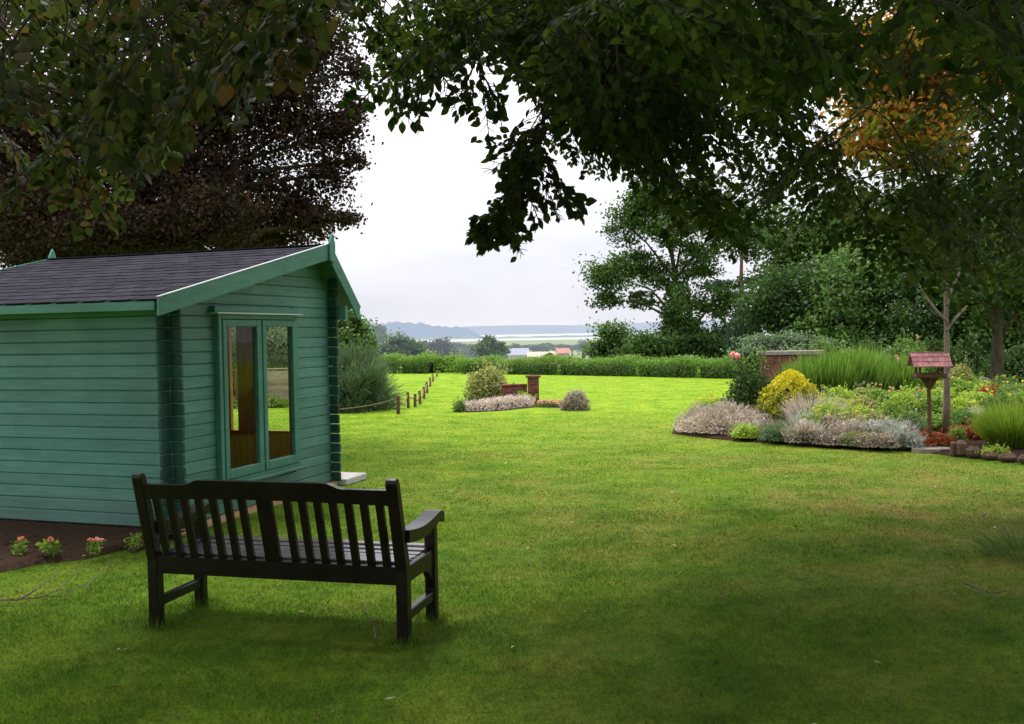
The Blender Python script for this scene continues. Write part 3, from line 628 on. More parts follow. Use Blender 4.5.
def spikes(lv, c, rx, ry, h, n, w, spread=.4, curve=.15, tlo=.1, thi=1, z0=0):     # upright blades
    c = np.array(c, float); a = rng.uniform(0, 2*np.pi, n); rr = np.sqrt(rng.uniform(0, 1, n)); off = np.stack([np.cos(a)*rr, np.sin(a)*rr, np.zeros(n)], 1)
    P = c+off*np.array([rx, ry, 0])*.8+np.array([0, 0, z0]); d = unit(off*np.array([rx, ry, 0])/max(rx, ry)*spread*1.6+np.array([0, 0, 1])+rng.normal(size=(n, 3))*.13)
    l = h*rng.uniform(.5, 1.05, n)*(1-.35*rr**2); sd_ = unit(np.cross(d, rdir(n)))*(w*.5)*rng.uniform(.6, 1.3, n)[:, None]
    bend = off*curve*l[:, None]+rng.normal(size=(n, 3))*.06*l[:, None]
    m1 = P+d*l[:, None]*.55+bend*.3; t1 = P+d*l[:, None]+bend
    V = np.stack([P-sd_*.7, P+sd_*.7, m1+sd_, m1-sd_, t1+sd_*.15, t1-sd_*.15], 1).reshape(-1, 3); i = np.arange(n)[:, None]*6
    lv.V.append(V); lv.F.append(np.concatenate([i+np.array([[0, 1, 2, 3]]), i+np.array([[3, 2, 4, 5]])])+lv.n); lv.n += len(V)
    b = rng.uniform(tlo, thi, n)[:, None]; lv.T.append((b*np.array([[.35, .35, .8, .8, 1, 1]])).ravel().clip(.06, 1))
def petals(e_, pts, r, mat, n=10):                         # each bloom a part of its own
    for p_ in pts:
        p_ = np.array(p_, float); P = rdir(n)*r*rng.uniform(.3, 1, n)[:, None]; N = unit(P+np.array([0, -.1, .3])*r); L_ = r*rng.uniform(.9, 1.4, n)
        lv = LV(); lv.put(leaf4(P, np.cross(N, rdir(n)), N, L_, L_*.85), rng.uniform(.1, 1, n), 4); o_ = lv.build('flower', mat, e_); o_.location = p_
def stems(c, h, r, n, mat, parent, rad=.012):
    mb = MB()
    for k in range(n):
        a = random.uniform(0, 6.28); q_ = Vector((math.cos(a), math.sin(a), 0))*r*random.uniform(.3, 1)
        mb.tube([Vector((0, 0, 0))+q_*.15, q_*.5+Z*h*.5, q_*.8+Z*h*.9], [rad, rad*.8, rad*.4], 5)
    return mb.build('stem', mat, parent)
def plant(name, label, cat, loc, group=None):
    return empty(name, loc, 0, label, cat, group)
def fuzz(lv, r, ncl, per, ln, w, tlo=.15, thi=1, sp=.9):          # short feathery shoots over a dome
    for k in range(ncl):
        q_ = rdir(1)[0]; q_[2] = abs(q_[2]); f = random.uniform(.35, .95); c = q_*np.array(r)*f; sc = random.uniform(.8, 1.2); dn = unit(q_+np.array([0, 0, .55])); n = per
        P = c+rng.normal(size=(n, 3))*np.array(r)*.10; P[:, 2] = np.maximum(P[:, 2], 0); d = unit(dn+rng.normal(size=(n, 3))*.45*sp); l = ln*sc*rng.uniform(.5, 1.1, n)[:, None]; sd_ = unit(np.cross(d, rdir(n)))*w*.5
        V = np.stack([P-sd_*.7, P+sd_*.7, P+d*l*.6+sd_, P+d*l*.6-sd_, P+d*l+sd_*.2+np.array([0, 0, -.06])*l, P+d*l-sd_*.2+np.array([0, 0, -.06])*l], 1).reshape(-1, 3); i = np.arange(n)[:, None]*6
        lv.V.append(V); lv.F.append(np.concatenate([i+np.array([[0, 1, 2, 3]]), i+np.array([[3, 2, 4, 5]])])+lv.n); lv.n += len(V); b = (random.uniform(.6, 1.1)*rng.uniform(tlo, thi, n))[:, None]; lv.T.append((b*np.array([[.35, .35, .8, .8, 1, 1]])).ravel().clip(.06, 1))
def bush(name, label, cat, loc, r, n, size, mat, group=None, six=False, flowers=None, stem=True, sprigs=16, **kw):
    e_ = plant(name, label, cat, loc, group); lv = LV(); dome(lv, (0, 0, 0), (r[0]*.86, r[1]*.86, r[2]*.84), int(n*.7), size, six=six, **kw); kw2 = dict(kw, core=False)
    for k in range(7):
        q_ = rdir(1)[0]; q_[2] = abs(q_[2]); q_ = q_*np.array(r)*.52; f = random.uniform(.34, .52); dome(lv, (q_[0], q_[1], max(0, q_[2]-r[2]*.08)), (r[0]*f, r[1]*f, r[2]*f*1.05), int(n*.10), size, six=six, **kw2)
    for k in range(sprigs):
        q_ = rdir(1)[0]; q_[2] = abs(q_[2])+.15; q_ = unit(q_); m_ = 9; f = np.linspace(.8, random.uniform(1.0, 1.15), m_)[:, None]; P = q_*np.array(r)*f+rng.normal(0, size*.35, (m_, 3)); P[:, 2] = np.maximum(P[:, 2], .01); l_ = size*rng.uniform(.6, 1.1, m_)
        lv.put(leaf6(P, rdir(m_)+q_, rdir(m_)+np.array([0, 0, .7]), l_, l_*.6) if six else leaf4(P, rdir(m_)+q_, rdir(m_)+np.array([0, 0, .7]), l_, l_*.6), rng.uniform(.4, 1, m_), 6 if six else 4)
    lv.build('foliage', mat, e_)
    if stem: stems(None, r[2]*.8, min(r[0], r[1])*.6, 6, M_bark, e_, .012)
    if flowers:
        nf, fr_, fm = flowers; q_ = rdir(nf); q_[:, 2] = np.abs(q_[:, 2])*.9+.1; q_ = unit(q_); petals(e_, q_*np.array(r)*rng.uniform(.9, 1.08, nf)[:, None], fr_, fm)
    return e_

# --- left: big broom-like shrub behind the rope fence and its neighbours
def shrub_spiky(name, label, loc, r, n, size, mat, group=None, flo=None):
    e_ = plant(name, label, 'shrub', loc, group); lv = LV(); lv.blob((0, 0, r[2]*.25), (r[0]*.55, r[1]*.55, r[2]*.28))
    fuzz(lv, r, 130, n//110, .30*r[2], size, tlo=.1); dome(lv, (0, 0, 0), r, n//3, .05, core=False, inner=.3)
    lv.build('foliage', mat, e_); stems(None, r[2]*.5, r[0]*.5, 6, M_bark, e_)
    return e_
shrub_spiky('broom_shrub', 'large feathery grey green shrub beyond the right corner of the summer house', D(349, 410, 22.0)*1.0, (.98, .9, 1.28), 14000, .011, M_grey)
for o_ in [x for x in bpy.data.objects if x.name == 'broom_shrub']: o_.location.z = 0
bush('leafy_shrub', 'brownish green shrub filling the gap beside the summer house wall', 'shrub', (G(338, 398).x-.3, 25.5, 0), (1.1, .9, 1.35), 5000, .07, M_midleaf)

# --- rope fence
PP = [((398.3, 414), 396), ((408.5, 408), 392.5), ((415, 407), 394), ((420, 404), 391), ((424, 398.5), 387), ((427, 393), 382), ((430, 386.5), 377.5), ((433, 381.5), 374), ((437, 376.5), 370.5)]
tops = []
POSTL = ['nearest and stoutest wooden post of the sagging rope fence', 'second rope fence post, slightly taller than its neighbour', 'third rope fence post, shorter, close behind the second', 'fourth rope fence post from the camera', 'fifth rope fence post, midway along the row', 'sixth rope fence post, past the middle of the row', 'seventh rope fence post, near the far end', 'eighth rope fence post, next to the last one', 'farthest rope fence post beside the hedge']
for k, ((bx_, by_), ty) in enumerate(PP):
    p = G(bx_, by_); dpt = p.y; h = (by_-ty)/F*dpt*1.02; r = .042 if k == 0 else .036
    e_ = MB(); a = random.uniform(-.03, .03); q_ = Vector((a*h, random.uniform(-.04, .04)*h, h))
    e_.tube([Vector((0, 0, -.03)), q_*.5, q_*.97, q_], [r, r*.97, r*.95, r*.8], 10, tint=random.uniform(.3, .7))
    o_ = e_.build('fence_post', M_post); o_.location = p; tag(o_, POSTL[k], 'post', 'rope fence posts'); tops.append(p+q_*.86)
def rope(a, b, sag):
    mb = MB(); a, b = Vector(a), Vector(b); n = 12; mb.tube([a.lerp(b, i/n)-Z*sag*4*(i/n)*(1-i/n)-a for i in range(n+1)], .012, 6)
    o_ = mb.build('rope', M_rope); o_.location = a; return o_
RL = ['rope sagging between the first and second fence posts', 'rope sagging between the second and third fence posts', 'rope sagging between the third and fourth fence posts', 'rope hung between the fourth and fifth fence posts', 'rope hung between the fifth and sixth fence posts', 'rope hung between the sixth and seventh fence posts', 'rope hung between the seventh and eighth fence posts', 'rope hung between the last two fence posts']
for k in range(8): tag(rope(tops[k], tops[k+1], min(.18, (tops[k]-tops[k+1]).length*.12+.04)), RL[k], 'rope', 'ropes of the low fence')
tag(rope(tops[0], Vector((-3.75, 20.6, .13)), .04), 'rope running left from the nearest post into the feathery shrub', 'rope', 'ropes of the low fence')

# --- hedges
def hedge(name, label, pts, h, wd, n, size, mat, group=None):
    e_ = plant(name, label, 'hedge', pts[0], group); lv = LV(); o0 = Vector(pts[0])
    for a, b in zip(pts[:-1], pts[1:]):
        a, b = Vector(a)-o0, Vector(b)-o0; d = (b-a); L_ = d.length; d.normalize(); sx = Vector((-d.y, d.x, 0)); nn = int(n*L_)
        mb_ = [a-sx*wd*.4, b-sx*wd*.4, b+sx*wd*.4, a+sx*wd*.4]
        mb_ = [a+d*.3-sx*wd*.3, b-d*.3-sx*wd*.3, b-d*.3+sx*wd*.3, a+d*.3+sx*wd*.3]; V = np.array([list(p_) for p_ in mb_]+[list(p_+Z*h*.70) for p_ in mb_]); lv.V.append(V); lv.F.append(np.array([[0, 1, 5, 4], [1, 2, 6, 5], [2, 3, 7, 6], [3, 0, 4, 7], [4, 5, 6, 7]])+lv.n); lv.n += 8; lv.T.append(np.zeros(8))
        s = rng.uniform(0, L_, nn); per = rng.uniform(0, 2*h*.98+wd, nn); hv = h*(1+.10*np.sin(s*1.7+1)+.07*np.sin(s*4.3)+rng.normal(0, .03, nn))
        z = np.where(per < h, per, np.where(per < h+wd, h, per-h-wd)); x = np.where(per < h, -.5*wd, np.where(per < h+wd, per-h-wd*.5, .5*wd))
        bl = rng.normal(0, .06, (nn, 3)); A_, D_, X_ = np.array(a), np.array(d), np.array(sx)
        P = A_+D_*s[:, None]+X_*x[:, None]+np.array([0, 0, 1])*(z*hv/h)[:, None]+bl
        Nn = unit(np.where((per < h)[:, None], -X_, np.where((per < h+wd)[:, None], np.array([0, 0, 1.]), X_))+rdir(nn)*.7); Dd = unit(rdir(nn)+np.array([0, 0, .9]))
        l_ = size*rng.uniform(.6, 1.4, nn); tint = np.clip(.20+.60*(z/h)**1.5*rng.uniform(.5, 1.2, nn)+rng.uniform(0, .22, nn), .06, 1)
        lv.put(leaf4(P, Dd, Nn, l_, l_*.5), tint, 4)
    lv.build('foliage', mat, e_); return e_
hp = [G(750, 379), G(700, 378), G(640, 376.5), G(560, 375), G(500, 374.2), G(462, 374)]
hp = [Vector((p.x, p.y+.5, 0)) for p in hp]
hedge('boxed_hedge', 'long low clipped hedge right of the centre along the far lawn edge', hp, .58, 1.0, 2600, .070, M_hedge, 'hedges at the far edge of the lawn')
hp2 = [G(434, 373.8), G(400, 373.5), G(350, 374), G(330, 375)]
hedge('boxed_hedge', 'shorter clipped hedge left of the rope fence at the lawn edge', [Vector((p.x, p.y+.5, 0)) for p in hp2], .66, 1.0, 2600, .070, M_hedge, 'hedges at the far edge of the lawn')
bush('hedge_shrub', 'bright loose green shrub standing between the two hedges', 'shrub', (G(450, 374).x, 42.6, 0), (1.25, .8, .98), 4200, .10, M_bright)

# --- trees
def tree(name, label, loc, blobs, n, size, mat, trunk=None, tr_r=.15, tr_h=None, bark=None, group=None, sub=26, six=False, sprd=.26, lean=(0, 0), cat='tree', core=0, forks=True, aspect=.65, tlo=.1, thi=1):
    e_ = empty(name, loc, 0, label, cat, group); bark = bark or M_bark
    zt = max(b[2] for b in blobs); tr_h = tr_h or zt*.9; mb = MB(); tp_ = Vector((lean[0], lean[1], tr_h)); npt = 9
    wob = [Vector((random.uniform(-1, 1), random.uniform(-1, 1), 0))*tr_r*.2 for _ in range(npt)]
    path = [tp_*(i/(npt-1))+(wob[i] if 0 < i else Vector((0, 0, -.05))) for i in range(npt)]
    tr_w = tr_r*.35; rad = [tr_r*(1.35 if i == 0 else 1.05-.85*i/(npt-1)) for i in range(npt)]
    mb.tube(path, rad, 10)
    lv = LV(); vol = np.array([b[3]*b[4]*b[5] for b in blobs])**.72; vol = vol/vol.sum()
    for b, fr_ in zip(blobs, vol):
        c = np.array(b[:3], float); r = np.array(b[3:6], float); k = max(60, int(n*fr_)); ns = sub
        if core > 0: lv.blob(c, r*core, nu=10, nv=7, wob=.25)
        if forks:
            st_ = path[min(npt-1, max(1, int((max(.1, (c[2]-r[2]*.9))/tr_h)*(npt-1)*.8)))]; en = Vector(c); mid = st_.lerp(en, .5)+Vector((random.uniform(-.1, .1), random.uniform(-.1, .1), .12))*(en-st_).length
            r0 = tr_r*.42; mb.tube([st_, st_.lerp(mid, .6), mid, en], [r0, r0*.7, r0*.5, r0*.25], 7)
        sc = sph(ns); sc = c+sc*r*rng.uniform(.45, .95, (ns, 1))
        if forks:
            for q_ in sc[:max(3, ns//2)]:
                q_ = Vector(q_); en = Vector(c); mid = en.lerp(q_, .5)+Vector((0, 0, random.uniform(-.05, .1)))*(q_-en).length; mb.tube([en, mid, q_], [tr_r*.12, tr_r*.08, tr_r*.03], 5, cap=False)
        w_ = rng.integers(0, ns, k); sz = rng.uniform(.6, 1.3, ns)[w_]
        off = rng.normal(size=(k, 3))*r*sprd*sz[:, None]; P = sc[w_]+off*np.array([1.1, 1.1, .7])
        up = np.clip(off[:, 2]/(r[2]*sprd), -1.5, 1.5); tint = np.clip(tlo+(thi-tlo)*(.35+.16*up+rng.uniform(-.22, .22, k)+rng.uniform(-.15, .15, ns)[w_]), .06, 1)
        N = unit(rdir(k)*.8+np.array([0, 0, .75])); Dd = unit(rdir(k)+unit(P-c)*.5+np.array([0, 0, -.25])); l_ = size*rng.uniform(.6, 1.35, k)
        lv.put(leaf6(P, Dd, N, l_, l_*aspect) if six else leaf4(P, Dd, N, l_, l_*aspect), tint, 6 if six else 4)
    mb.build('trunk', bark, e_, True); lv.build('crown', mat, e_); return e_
def zat(py, y, px): return D(px, py, y).z
def blobs_px(loc, y, items):                                # picture-measured lobes -> offsets in metres at depth y
    o_ = []
    for px, py, rx, rz, dy in items:
        c = D(px, py, y); k = y/F; o_.append((c.x-loc[0], dy, c.z-loc[2], rx*k, (rx*k+rz*k)*.45, rz*k))
    return o_
# tall airy tree right of centre, with an ivy-clad base
loc = Vector((D(684, 340, 47).x, 47, -.1))
tree('ivy_clad_tree', 'tall airy tree with open branches and an ivy covered trunk beyond the hedge', loc,
     blobs_px(loc, 47, [(652, 200, 24, 20, 0), (628, 225, 22, 20, .5), (668, 232, 26, 18, -.5), (612, 276, 24, 22, 0), (605, 300, 16, 12, .3), (640, 262, 22, 16, .4), (690, 210, 28, 24, 0), (700, 262, 24, 20, 0), (645, 300, 18, 10, .6), (684, 318, 22, 24, 0), (700, 345, 30, 16, 0), (735, 220, 30, 26, .5), (672, 340, 20, 16, .3), (640, 205, 20, 14, 0), (660, 275, 22, 16, .4), (715, 300, 22, 20, 0), (725, 335, 18, 16, .2)]),
     38000, .16, M_oak, tr_r=.20, tr_h=8.6, lean=(-.8, 0), sub=26, sprd=.27)
iv = bpy.data.objects['ivy_clad_tree']; lv = LV(); n = 5000; z = rng.uniform(0, 1, n)**1.2; a = rng.uniform(0, 6.283, n); rr = (.95-.55*z)*(1+.3*np.sin(a*3+z*8)+rng.normal(0, .12, n))
P = np.stack([np.cos(a)*rr-.8*z*.45, np.sin(a)*rr*.8, z*4.2], 1); l_ = .15*rng.uniform(.6, 1.3, n); lv.put(leaf4(P, rdir(n)+np.array([0, 0, -.5]), unit(np.stack([np.cos(a), np.sin(a), .5+0*a], 1)+rdir(n)*.7), l_, l_*.8), rng.uniform(.1, 1, n), 4); lv.build('ivy', M_midleaf, iv)
loc = Vector((D(742, 340, 56).x, 56, -.8))
tree('scots_pine', 'pine with a bare reddish trunk and layered branches behind the conical evergreen', loc,
     blobs_px(loc, 56, [(720, 285, 26, 5, 0), (705, 272, 18, 5, .5), (735, 296, 22, 4, -.5), (765, 280, 24, 6, .3), (750, 245, 30, 14, 0), (770, 300, 14, 4, 0)]), 5000, .20, M_conif, tr_r=.24, tr_h=8, bark=M_pbark, sub=14, sprd=.3)
# conical evergreen
e_ = plant('conical_evergreen', 'dark columnar evergreen with a rounded top behind the pink rose', 'tree', Vector((D(745, 340, 38).x, 38, 0)))
lv = LV(); lv.blob((0, 0, 1.0), (.52, .52, 1.25)); hgt = zat(307, 38, 745); n = 6500; z = rng.uniform(0, 1, n); a = rng.uniform(0, 6.283, n); rr = .78*np.sqrt(np.clip(1-z**2.3, 0, 1))*(1+.10*np.sin(a*3+z*9)+rng.normal(0, .05, n))
P = np.stack([np.cos(a)*rr, np.sin(a)*rr, z*hgt], 1); Nn = unit(np.stack([np.cos(a), np.sin(a), .4*np.ones(n)], 1)+rdir(n)*.6); l_ = .11*rng.uniform(.6, 1.3, n)
lv.put(leaf4(P, unit(rdir(n)*.6+np.array([0, 0, 1])), Nn, l_, l_*.5), rng.uniform(.08, 1, n), 4); lv.build('crown', M_conif, e_)
w = MB(); w.tube([(0, 0, -.05), (0, 0, 1.4)], [.12, .06], 8); w.build('trunk', M_bark, e_)
def treepx(name, label, px, base, y, items, n, size, mat, tr_r=.12, group=None, **kw):
    c = D(px, base, y); loc = Vector((c.x, y, min(0, ground_z(0, y)))); return tree(name, label, loc, blobs_px(loc, y, items), n, size, mat, tr_r=tr_r, group=group, **kw)
GB = 'trees and bushes behind the hedge'
treepx('bushy_tree', 'pale green bushy tree left of the ivy clad tree', 611, 372, 50, [(612, 335, 20, 14, 0), (602, 350, 16, 12, .3), (626, 347, 16, 13, -.3), (616, 362, 24, 10, 0)], 5200, .17, M_midleaf, group=GB, core=.55)
treepx('round_bush', 'rounded mid green bush at the foot of the ivy clad tree', 650, 372, 46, [(648, 347, 26, 15, 0), (668, 352, 22, 14, .2), (640, 358, 26, 12, 0)], 6000, .15, M_midleaf, group=GB, core=.6)
treepx('dark_bush', 'dark evergreen bush between the ivy clad tree and the conical evergreen', 704, 372, 46, [(700, 348, 26, 17, 0), (725, 350, 18, 16, .2), (685, 356, 22, 12, 0)], 5600, .15, M_dkleaf, group=GB, core=.6)
treepx('misty_bush', 'soft grey green bush above the brick wall', 775, 372, 31, [(765, 348, 30, 14, 0), (795, 346, 26, 14, .2), (745, 357, 16, 10, 0), (820, 350, 24, 14, .3)], 7000, .08, M_grey, core=.6)
# dense dark trees on the right
GR = 'dense trees behind the flower border'
RT = [('dense dark tree behind the feathery green bush', 800, 36, [(800, 300, 40, 34, 0), (770, 312, 26, 22, .5), (830, 290, 44, 30, .5), (812, 335, 44, 24, 0)], M_dkleaf),
      ('broad leafy tree behind the bird table', 880, 34, [(870, 285, 50, 34, 0), (905, 260, 44, 34, .5), (850, 320, 44, 26, 0), (890, 330, 50, 22, 0)], M_midleaf),
      ('deep green tree right of the young staked tree', 955, 32, [(955, 275, 50, 40, 0), (935, 325, 46, 26, 0), (980, 300, 44, 40, .5), (960, 350, 44, 18, .4)], M_dkleaf),
      ('dark tree filling the right edge of the view', 1040, 30, [(1030, 290, 52, 44, 0), (1010, 330, 42, 30, .5), (1060, 330, 50, 44, 0), (1000, 255, 44, 34, 0)], M_midleaf),
      ('tall background tree rising left of the broad leafy tree', 835, 44, [(800, 235, 40, 36, 0), (840, 225, 44, 40, 0), (780, 280, 30, 26, 0), (870, 250, 40, 40, 0)], M_oak),
      ('tall background tree towering over the right border', 960, 42, [(930, 220, 50, 44, 0), (980, 215, 50, 46, 0), (1020, 230, 46, 44, 0)], M_dkleaf)]
for lab, px, y, it, mt in RT:
    c = D(px, 372, y); loc = Vector((c.x, y, 0)); tree('broadleaf_tree', lab, loc, blobs_px(loc, y, it), 19000, .0043*y, mt, tr_r=.2, group=GR, core=.42, sub=30, sprd=.28)
loc = Vector((D(997, 380, 24).x, 24, 0))
tree('old_tree', 'old tree with a thick mossy trunk at the right edge behind the border', loc, blobs_px(loc, 24, [(1000, 270, 50, 26, 0), (960, 290, 40, 18, -.5), (1045, 285, 50, 30, 0), (1010, 240, 50, 30, .4)]), 14000, .12, M_dkleaf, tr_r=.17, tr_h=3.6, core=.3)
# small stone
mb = MB(); mb.prism([(-.13, 0), (.15, 0), (.12, .25), (.03, .34), (-.10, .37), (-.14, .2)], (0, 0, 0), (1, 0, 0), Z, (0, 1, 0), .12); o_ = mb.build('standing_stone', M_stone); o_.location = D(987, 384, 22.5); o_.location.z = .12
tag(o_, 'small pale upright stone in front of the thick trunk', 'stone')
# left background trees
GL = 'trees beyond the left hedge'
LT = [('large leafy tree beside the summer house corner', 338, 33, [(335, 335, 22, 24, 0), (350, 330, 18, 18, .4), (345, 360, 26, 22, 0), (318, 345, 26, 30, 0), (362, 350, 13, 20, 0), (354, 322, 13, 13, 0), (342, 316, 14, 12, .3)], M_midleaf, 16000, .14),
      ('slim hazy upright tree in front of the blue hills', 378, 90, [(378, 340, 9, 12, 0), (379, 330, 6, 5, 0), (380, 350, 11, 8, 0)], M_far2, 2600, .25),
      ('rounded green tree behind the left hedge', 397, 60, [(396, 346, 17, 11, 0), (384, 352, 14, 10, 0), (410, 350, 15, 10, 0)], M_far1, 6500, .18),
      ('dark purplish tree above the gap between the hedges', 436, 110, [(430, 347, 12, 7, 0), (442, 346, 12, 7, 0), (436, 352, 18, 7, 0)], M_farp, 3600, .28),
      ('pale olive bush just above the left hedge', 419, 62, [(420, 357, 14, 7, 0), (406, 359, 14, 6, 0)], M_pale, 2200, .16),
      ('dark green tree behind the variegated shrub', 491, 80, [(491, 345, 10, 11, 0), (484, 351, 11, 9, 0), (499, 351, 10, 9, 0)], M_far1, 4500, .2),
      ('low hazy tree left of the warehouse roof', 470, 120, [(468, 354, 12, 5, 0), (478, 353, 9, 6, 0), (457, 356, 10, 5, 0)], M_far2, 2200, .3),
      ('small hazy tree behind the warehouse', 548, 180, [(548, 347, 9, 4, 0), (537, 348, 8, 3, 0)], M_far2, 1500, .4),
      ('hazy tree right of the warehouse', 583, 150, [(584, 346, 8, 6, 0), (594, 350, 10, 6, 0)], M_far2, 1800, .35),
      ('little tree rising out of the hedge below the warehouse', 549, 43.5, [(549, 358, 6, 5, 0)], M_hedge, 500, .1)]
for lab, px, y, it, mt, n, sz in LT:
    loc = Vector((D(px, 372, y).x, y, ground_z(0, y))); tree('broadleaf_tree', lab, loc, blobs_px(loc, y, it), n, sz, mt, tr_r=.1 if y < 50 else .18, group=GL, core=.6, sub=18)
k = 0
hz = [('hazy tree line clump left of the purple tree', 360, 200, 16, 6), ('hazy distant trees below the blue wooded hill', 405, 300, 22, 3.5), ('distant trees in the middle of the estuary shore', 520, 400, 14, 3.0), ('distant trees left of the dark green tree', 462, 260, 12, 3.5), ('distant shore trees above the warehouse', 572, 420, 12, 2.5), ('distant shore trees by the pale green bushy tree', 596, 330, 12, 4)]
for lab, px, y, rx, rz in hz:
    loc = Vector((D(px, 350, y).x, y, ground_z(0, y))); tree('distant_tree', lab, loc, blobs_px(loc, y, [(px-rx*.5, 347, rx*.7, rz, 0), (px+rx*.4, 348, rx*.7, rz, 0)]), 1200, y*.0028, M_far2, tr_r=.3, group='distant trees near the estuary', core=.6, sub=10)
# low fence seen through the window
GF = 'low woven fence panels beyond the lawn'
fy = 23.6; mfp = surf('weathered_fence', (.34, .25, .20), (.56, .44, .37), 10, .9, .1, .4, .006, (.4, 3, 3))
e_ = empty('garden_fence', (-9.9, fy, 0), 0, 'low weathered woven panel fence beyond the lawn, seen through the summer house window', 'fence')
for k in range(4):
    x0 = k*1.55; w = MB()
    for r in range(9): w.box((x0+.75, random.uniform(-.008, .008), .08+r*.093), (1.44, .014, .10), Matrix.Rotation(R(9), 3, 'X'), random.uniform(.2, .8))
    w.build('panel', mfp, e_)
    w = MB(); w.box((x0, 0, .47), (.06, .06, .94), None, .5, .006); w.build('post', M_post, e_)
    w = MB(); w.box((x0+.75, 0, .92), (1.46, .05, .03), None, .5, .004); w.build('rail', mfp, e_)
for k in range(5): bush('fence_shrub', ['small pale plant at the foot of the far left fence panel', 'low leafy plant against the second fence panel', 'bright clump of leaves at the fence seen low in the left sash', 'leafy clump at the fence seen low in the right sash', 'green plant by the fence end nearest the feathery shrub'][k], 'plant', (-9.2+k*1.15, fy-.45, 0), (.38, .3, random.uniform(.25, .42)), 500, .06, M_bright, 'plants along the woven fence', stem=False)
hedge('boxed_hedge', 'hedge standing close behind the woven fence', [Vector((-10.5, 24.8, 0)), Vector((-4.6, 24.6, 0))], 1.7, .8, 1500, .09, M_midleaf)
for k, (x, y) in enumerate(((-9.8, 26.5), (-8.0, 27), (-6.3, 26.3))): tree('broadleaf_tree', ['leafy tree behind the fence at the far left', 'leafy tree over the fence seen through the left sash', 'leafy tree over the fence seen through the right sash'][k], (x, y, 0), [(0, 0, 1.7, 1.1, .9, 1.0), (.4, 0, 2.6, .9, .8, .8), (-.4, .1, 2.4, .9, .8, .9)], 5000, .11, M_midleaf, group='trees behind the woven fence', core=.6, tr_r=.1)

# ------------------------------------------------------------------ island bed
def gl(px, py): return G(px, py)
mb = MB(); ring = [G(*p) for p in [(456, 411), (470, 412.5), (500, 411), (535, 407.5), (560, 408), (588, 411), (585, 405), (540, 401), (500, 397), (462, 402)]]
mb.add([Vector((p.x, p.y, .012)) for p in ring], [tuple(range(len(ring)))]); tag(mb.build('soil', M_soil), kind='structure')
p = G(490, 401); bush('variegated_shrub', 'rounded variegated shrub with creamy leaves left of the brick pillar', 'shrub', p, (.66, .55, 1.08), 6500, .075, M_pale, inner=.4, sprigs=60)
p = G(460, 412); bush('clipped_shrub', 'small dark green shrub at the left end of the island bed', 'shrub', p, (.18, .2, .33), 900, .035, M_midleaf)
p = G(575, 410); hm = bush('heather_mound', 'brown dome of heather with a pale top at the right end of the island bed', 'shrub', p, (.36, .32, .50), 3400, .04, M_heath, tlo=0, thi=.7, stem=False, sprigs=0); lv = LV(); fuzz(lv, (.34, .3, .48), 70, 26, .08, .008, tlo=.3); lv.build('flower_spikes', M_lav, hm)
e_ = plant('silver_carpet', 'grey green low carpet plant along the front of the island bed', 'plant', G(497, 411)); lv = LV()
o0 = G(497, 411)
for px, py, h, r in ((472, 410, .22, .25), (484, 410, .26, .3), (497, 409, .30, .32), (510, 407, .30, .32), (522, 406, .28, .3)):
    q_ = G(px, py)-o0; dome(lv, q_, (r, .4, h), 1200, .04, tlo=.2, thi=1); spikes(lv, (q_.x, q_.y, .08), r, .3, h*.9, 250, .010, spread=.6, thi=1)
lv.build('foliage', M_lav, e_)
p = G(526, 404); bush('lime_carpet', 'yellow green low plant at the foot of the brick pillar', 'plant', p, (.32, .3, .34), 1000, .04, M_ylw, stem=False)
p = G(548, 407); e_ = plant('pink_flowers', 'low strip of red and pink flowers right of the brick pillar', 'flowers', p); lv = LV(); dome(lv, (0, 0, 0), (.34, .2, .14), 700, .03); lv.build('foliage', M_midleaf, e_)
petals(e_, np.stack([rng.uniform(-.34, .34, 50), rng.uniform(-.2, .1, 50), rng.uniform(.08, .17, 50)], 1), .026, M_pink, 8)
p = Vector((G(533.5, 403).x, G(533.5, 403).y, 0)); e_ = empty('brick_pillar', p, 0, 'short red brick pillar with a flat cap in the island bed', 'pillar')
w = MB(); w.box((0, 0, .31), (.27, .27, .62), None, .5, .006); w.build('pillar_shaft', M_brick, e_)
w = MB(); w.box((0, 0, .645), (.36, .36, .05), None, .5, .008); w.build('cap', M_brick, e_)
e_ = empty('brick_wall', (p.x-.46, p.y+.08, 0), 0, 'low red brick wall joining the variegated shrub to the brick pillar', 'wall'); w = MB(); w.box((0, 0, .21), (.62, .2, .42), None, .5, .006); w.build('brickwork', M_brick, e_); w = MB(); w.box((0, 0, .44), (.62, .25, .04), None, .4, .005); w.build('coping', M_brick, e_)

# ------------------------------------------------------------------ right border
mb = MB(); vs = []; fs = []; nys = 30; nxs = 14
for j in range(nys):                                     # rows from the lawn edge backwards
    for i in range(nxs):
        x = BEDW[0].x+(9.6-BEDW[0].x)*i/(nxs-1); yf = float(bed_front(x)); y = yf+(27-yf)*j/(nys-1); xl = float(bed_left(y)); x2 = max(x, xl)
        vs.append((x2, y, (.008 if j == 0 or x2 == xl else .05+.06*j/nys)))
for j in range(nys-1):
    for i in range(nxs-1): fs.append((j*nxs+i, j*nxs+i+1, (j+1)*nxs+i+1, (j+1)*nxs+i))
mb.add(vs, fs); tag(mb.build('soil', M_soil), kind='structure')
def at(px, py, z=.06): return G(px, py, z)
bush('lavender_mound', 'broad silvery pink mound at the left tip of the border', 'plant', at(722, 430), (.78, .75, .42), 9000, .04, M_lav, stem=False, tlo=.3, sprigs=40)
lvp = bpy.data.objects['lavender_mound']; lv = LV(); fuzz(lv, (.78, .75, .40), 150, 55, .13, .008, tlo=.3); lv.build('flower_spikes', M_lav, lvp)
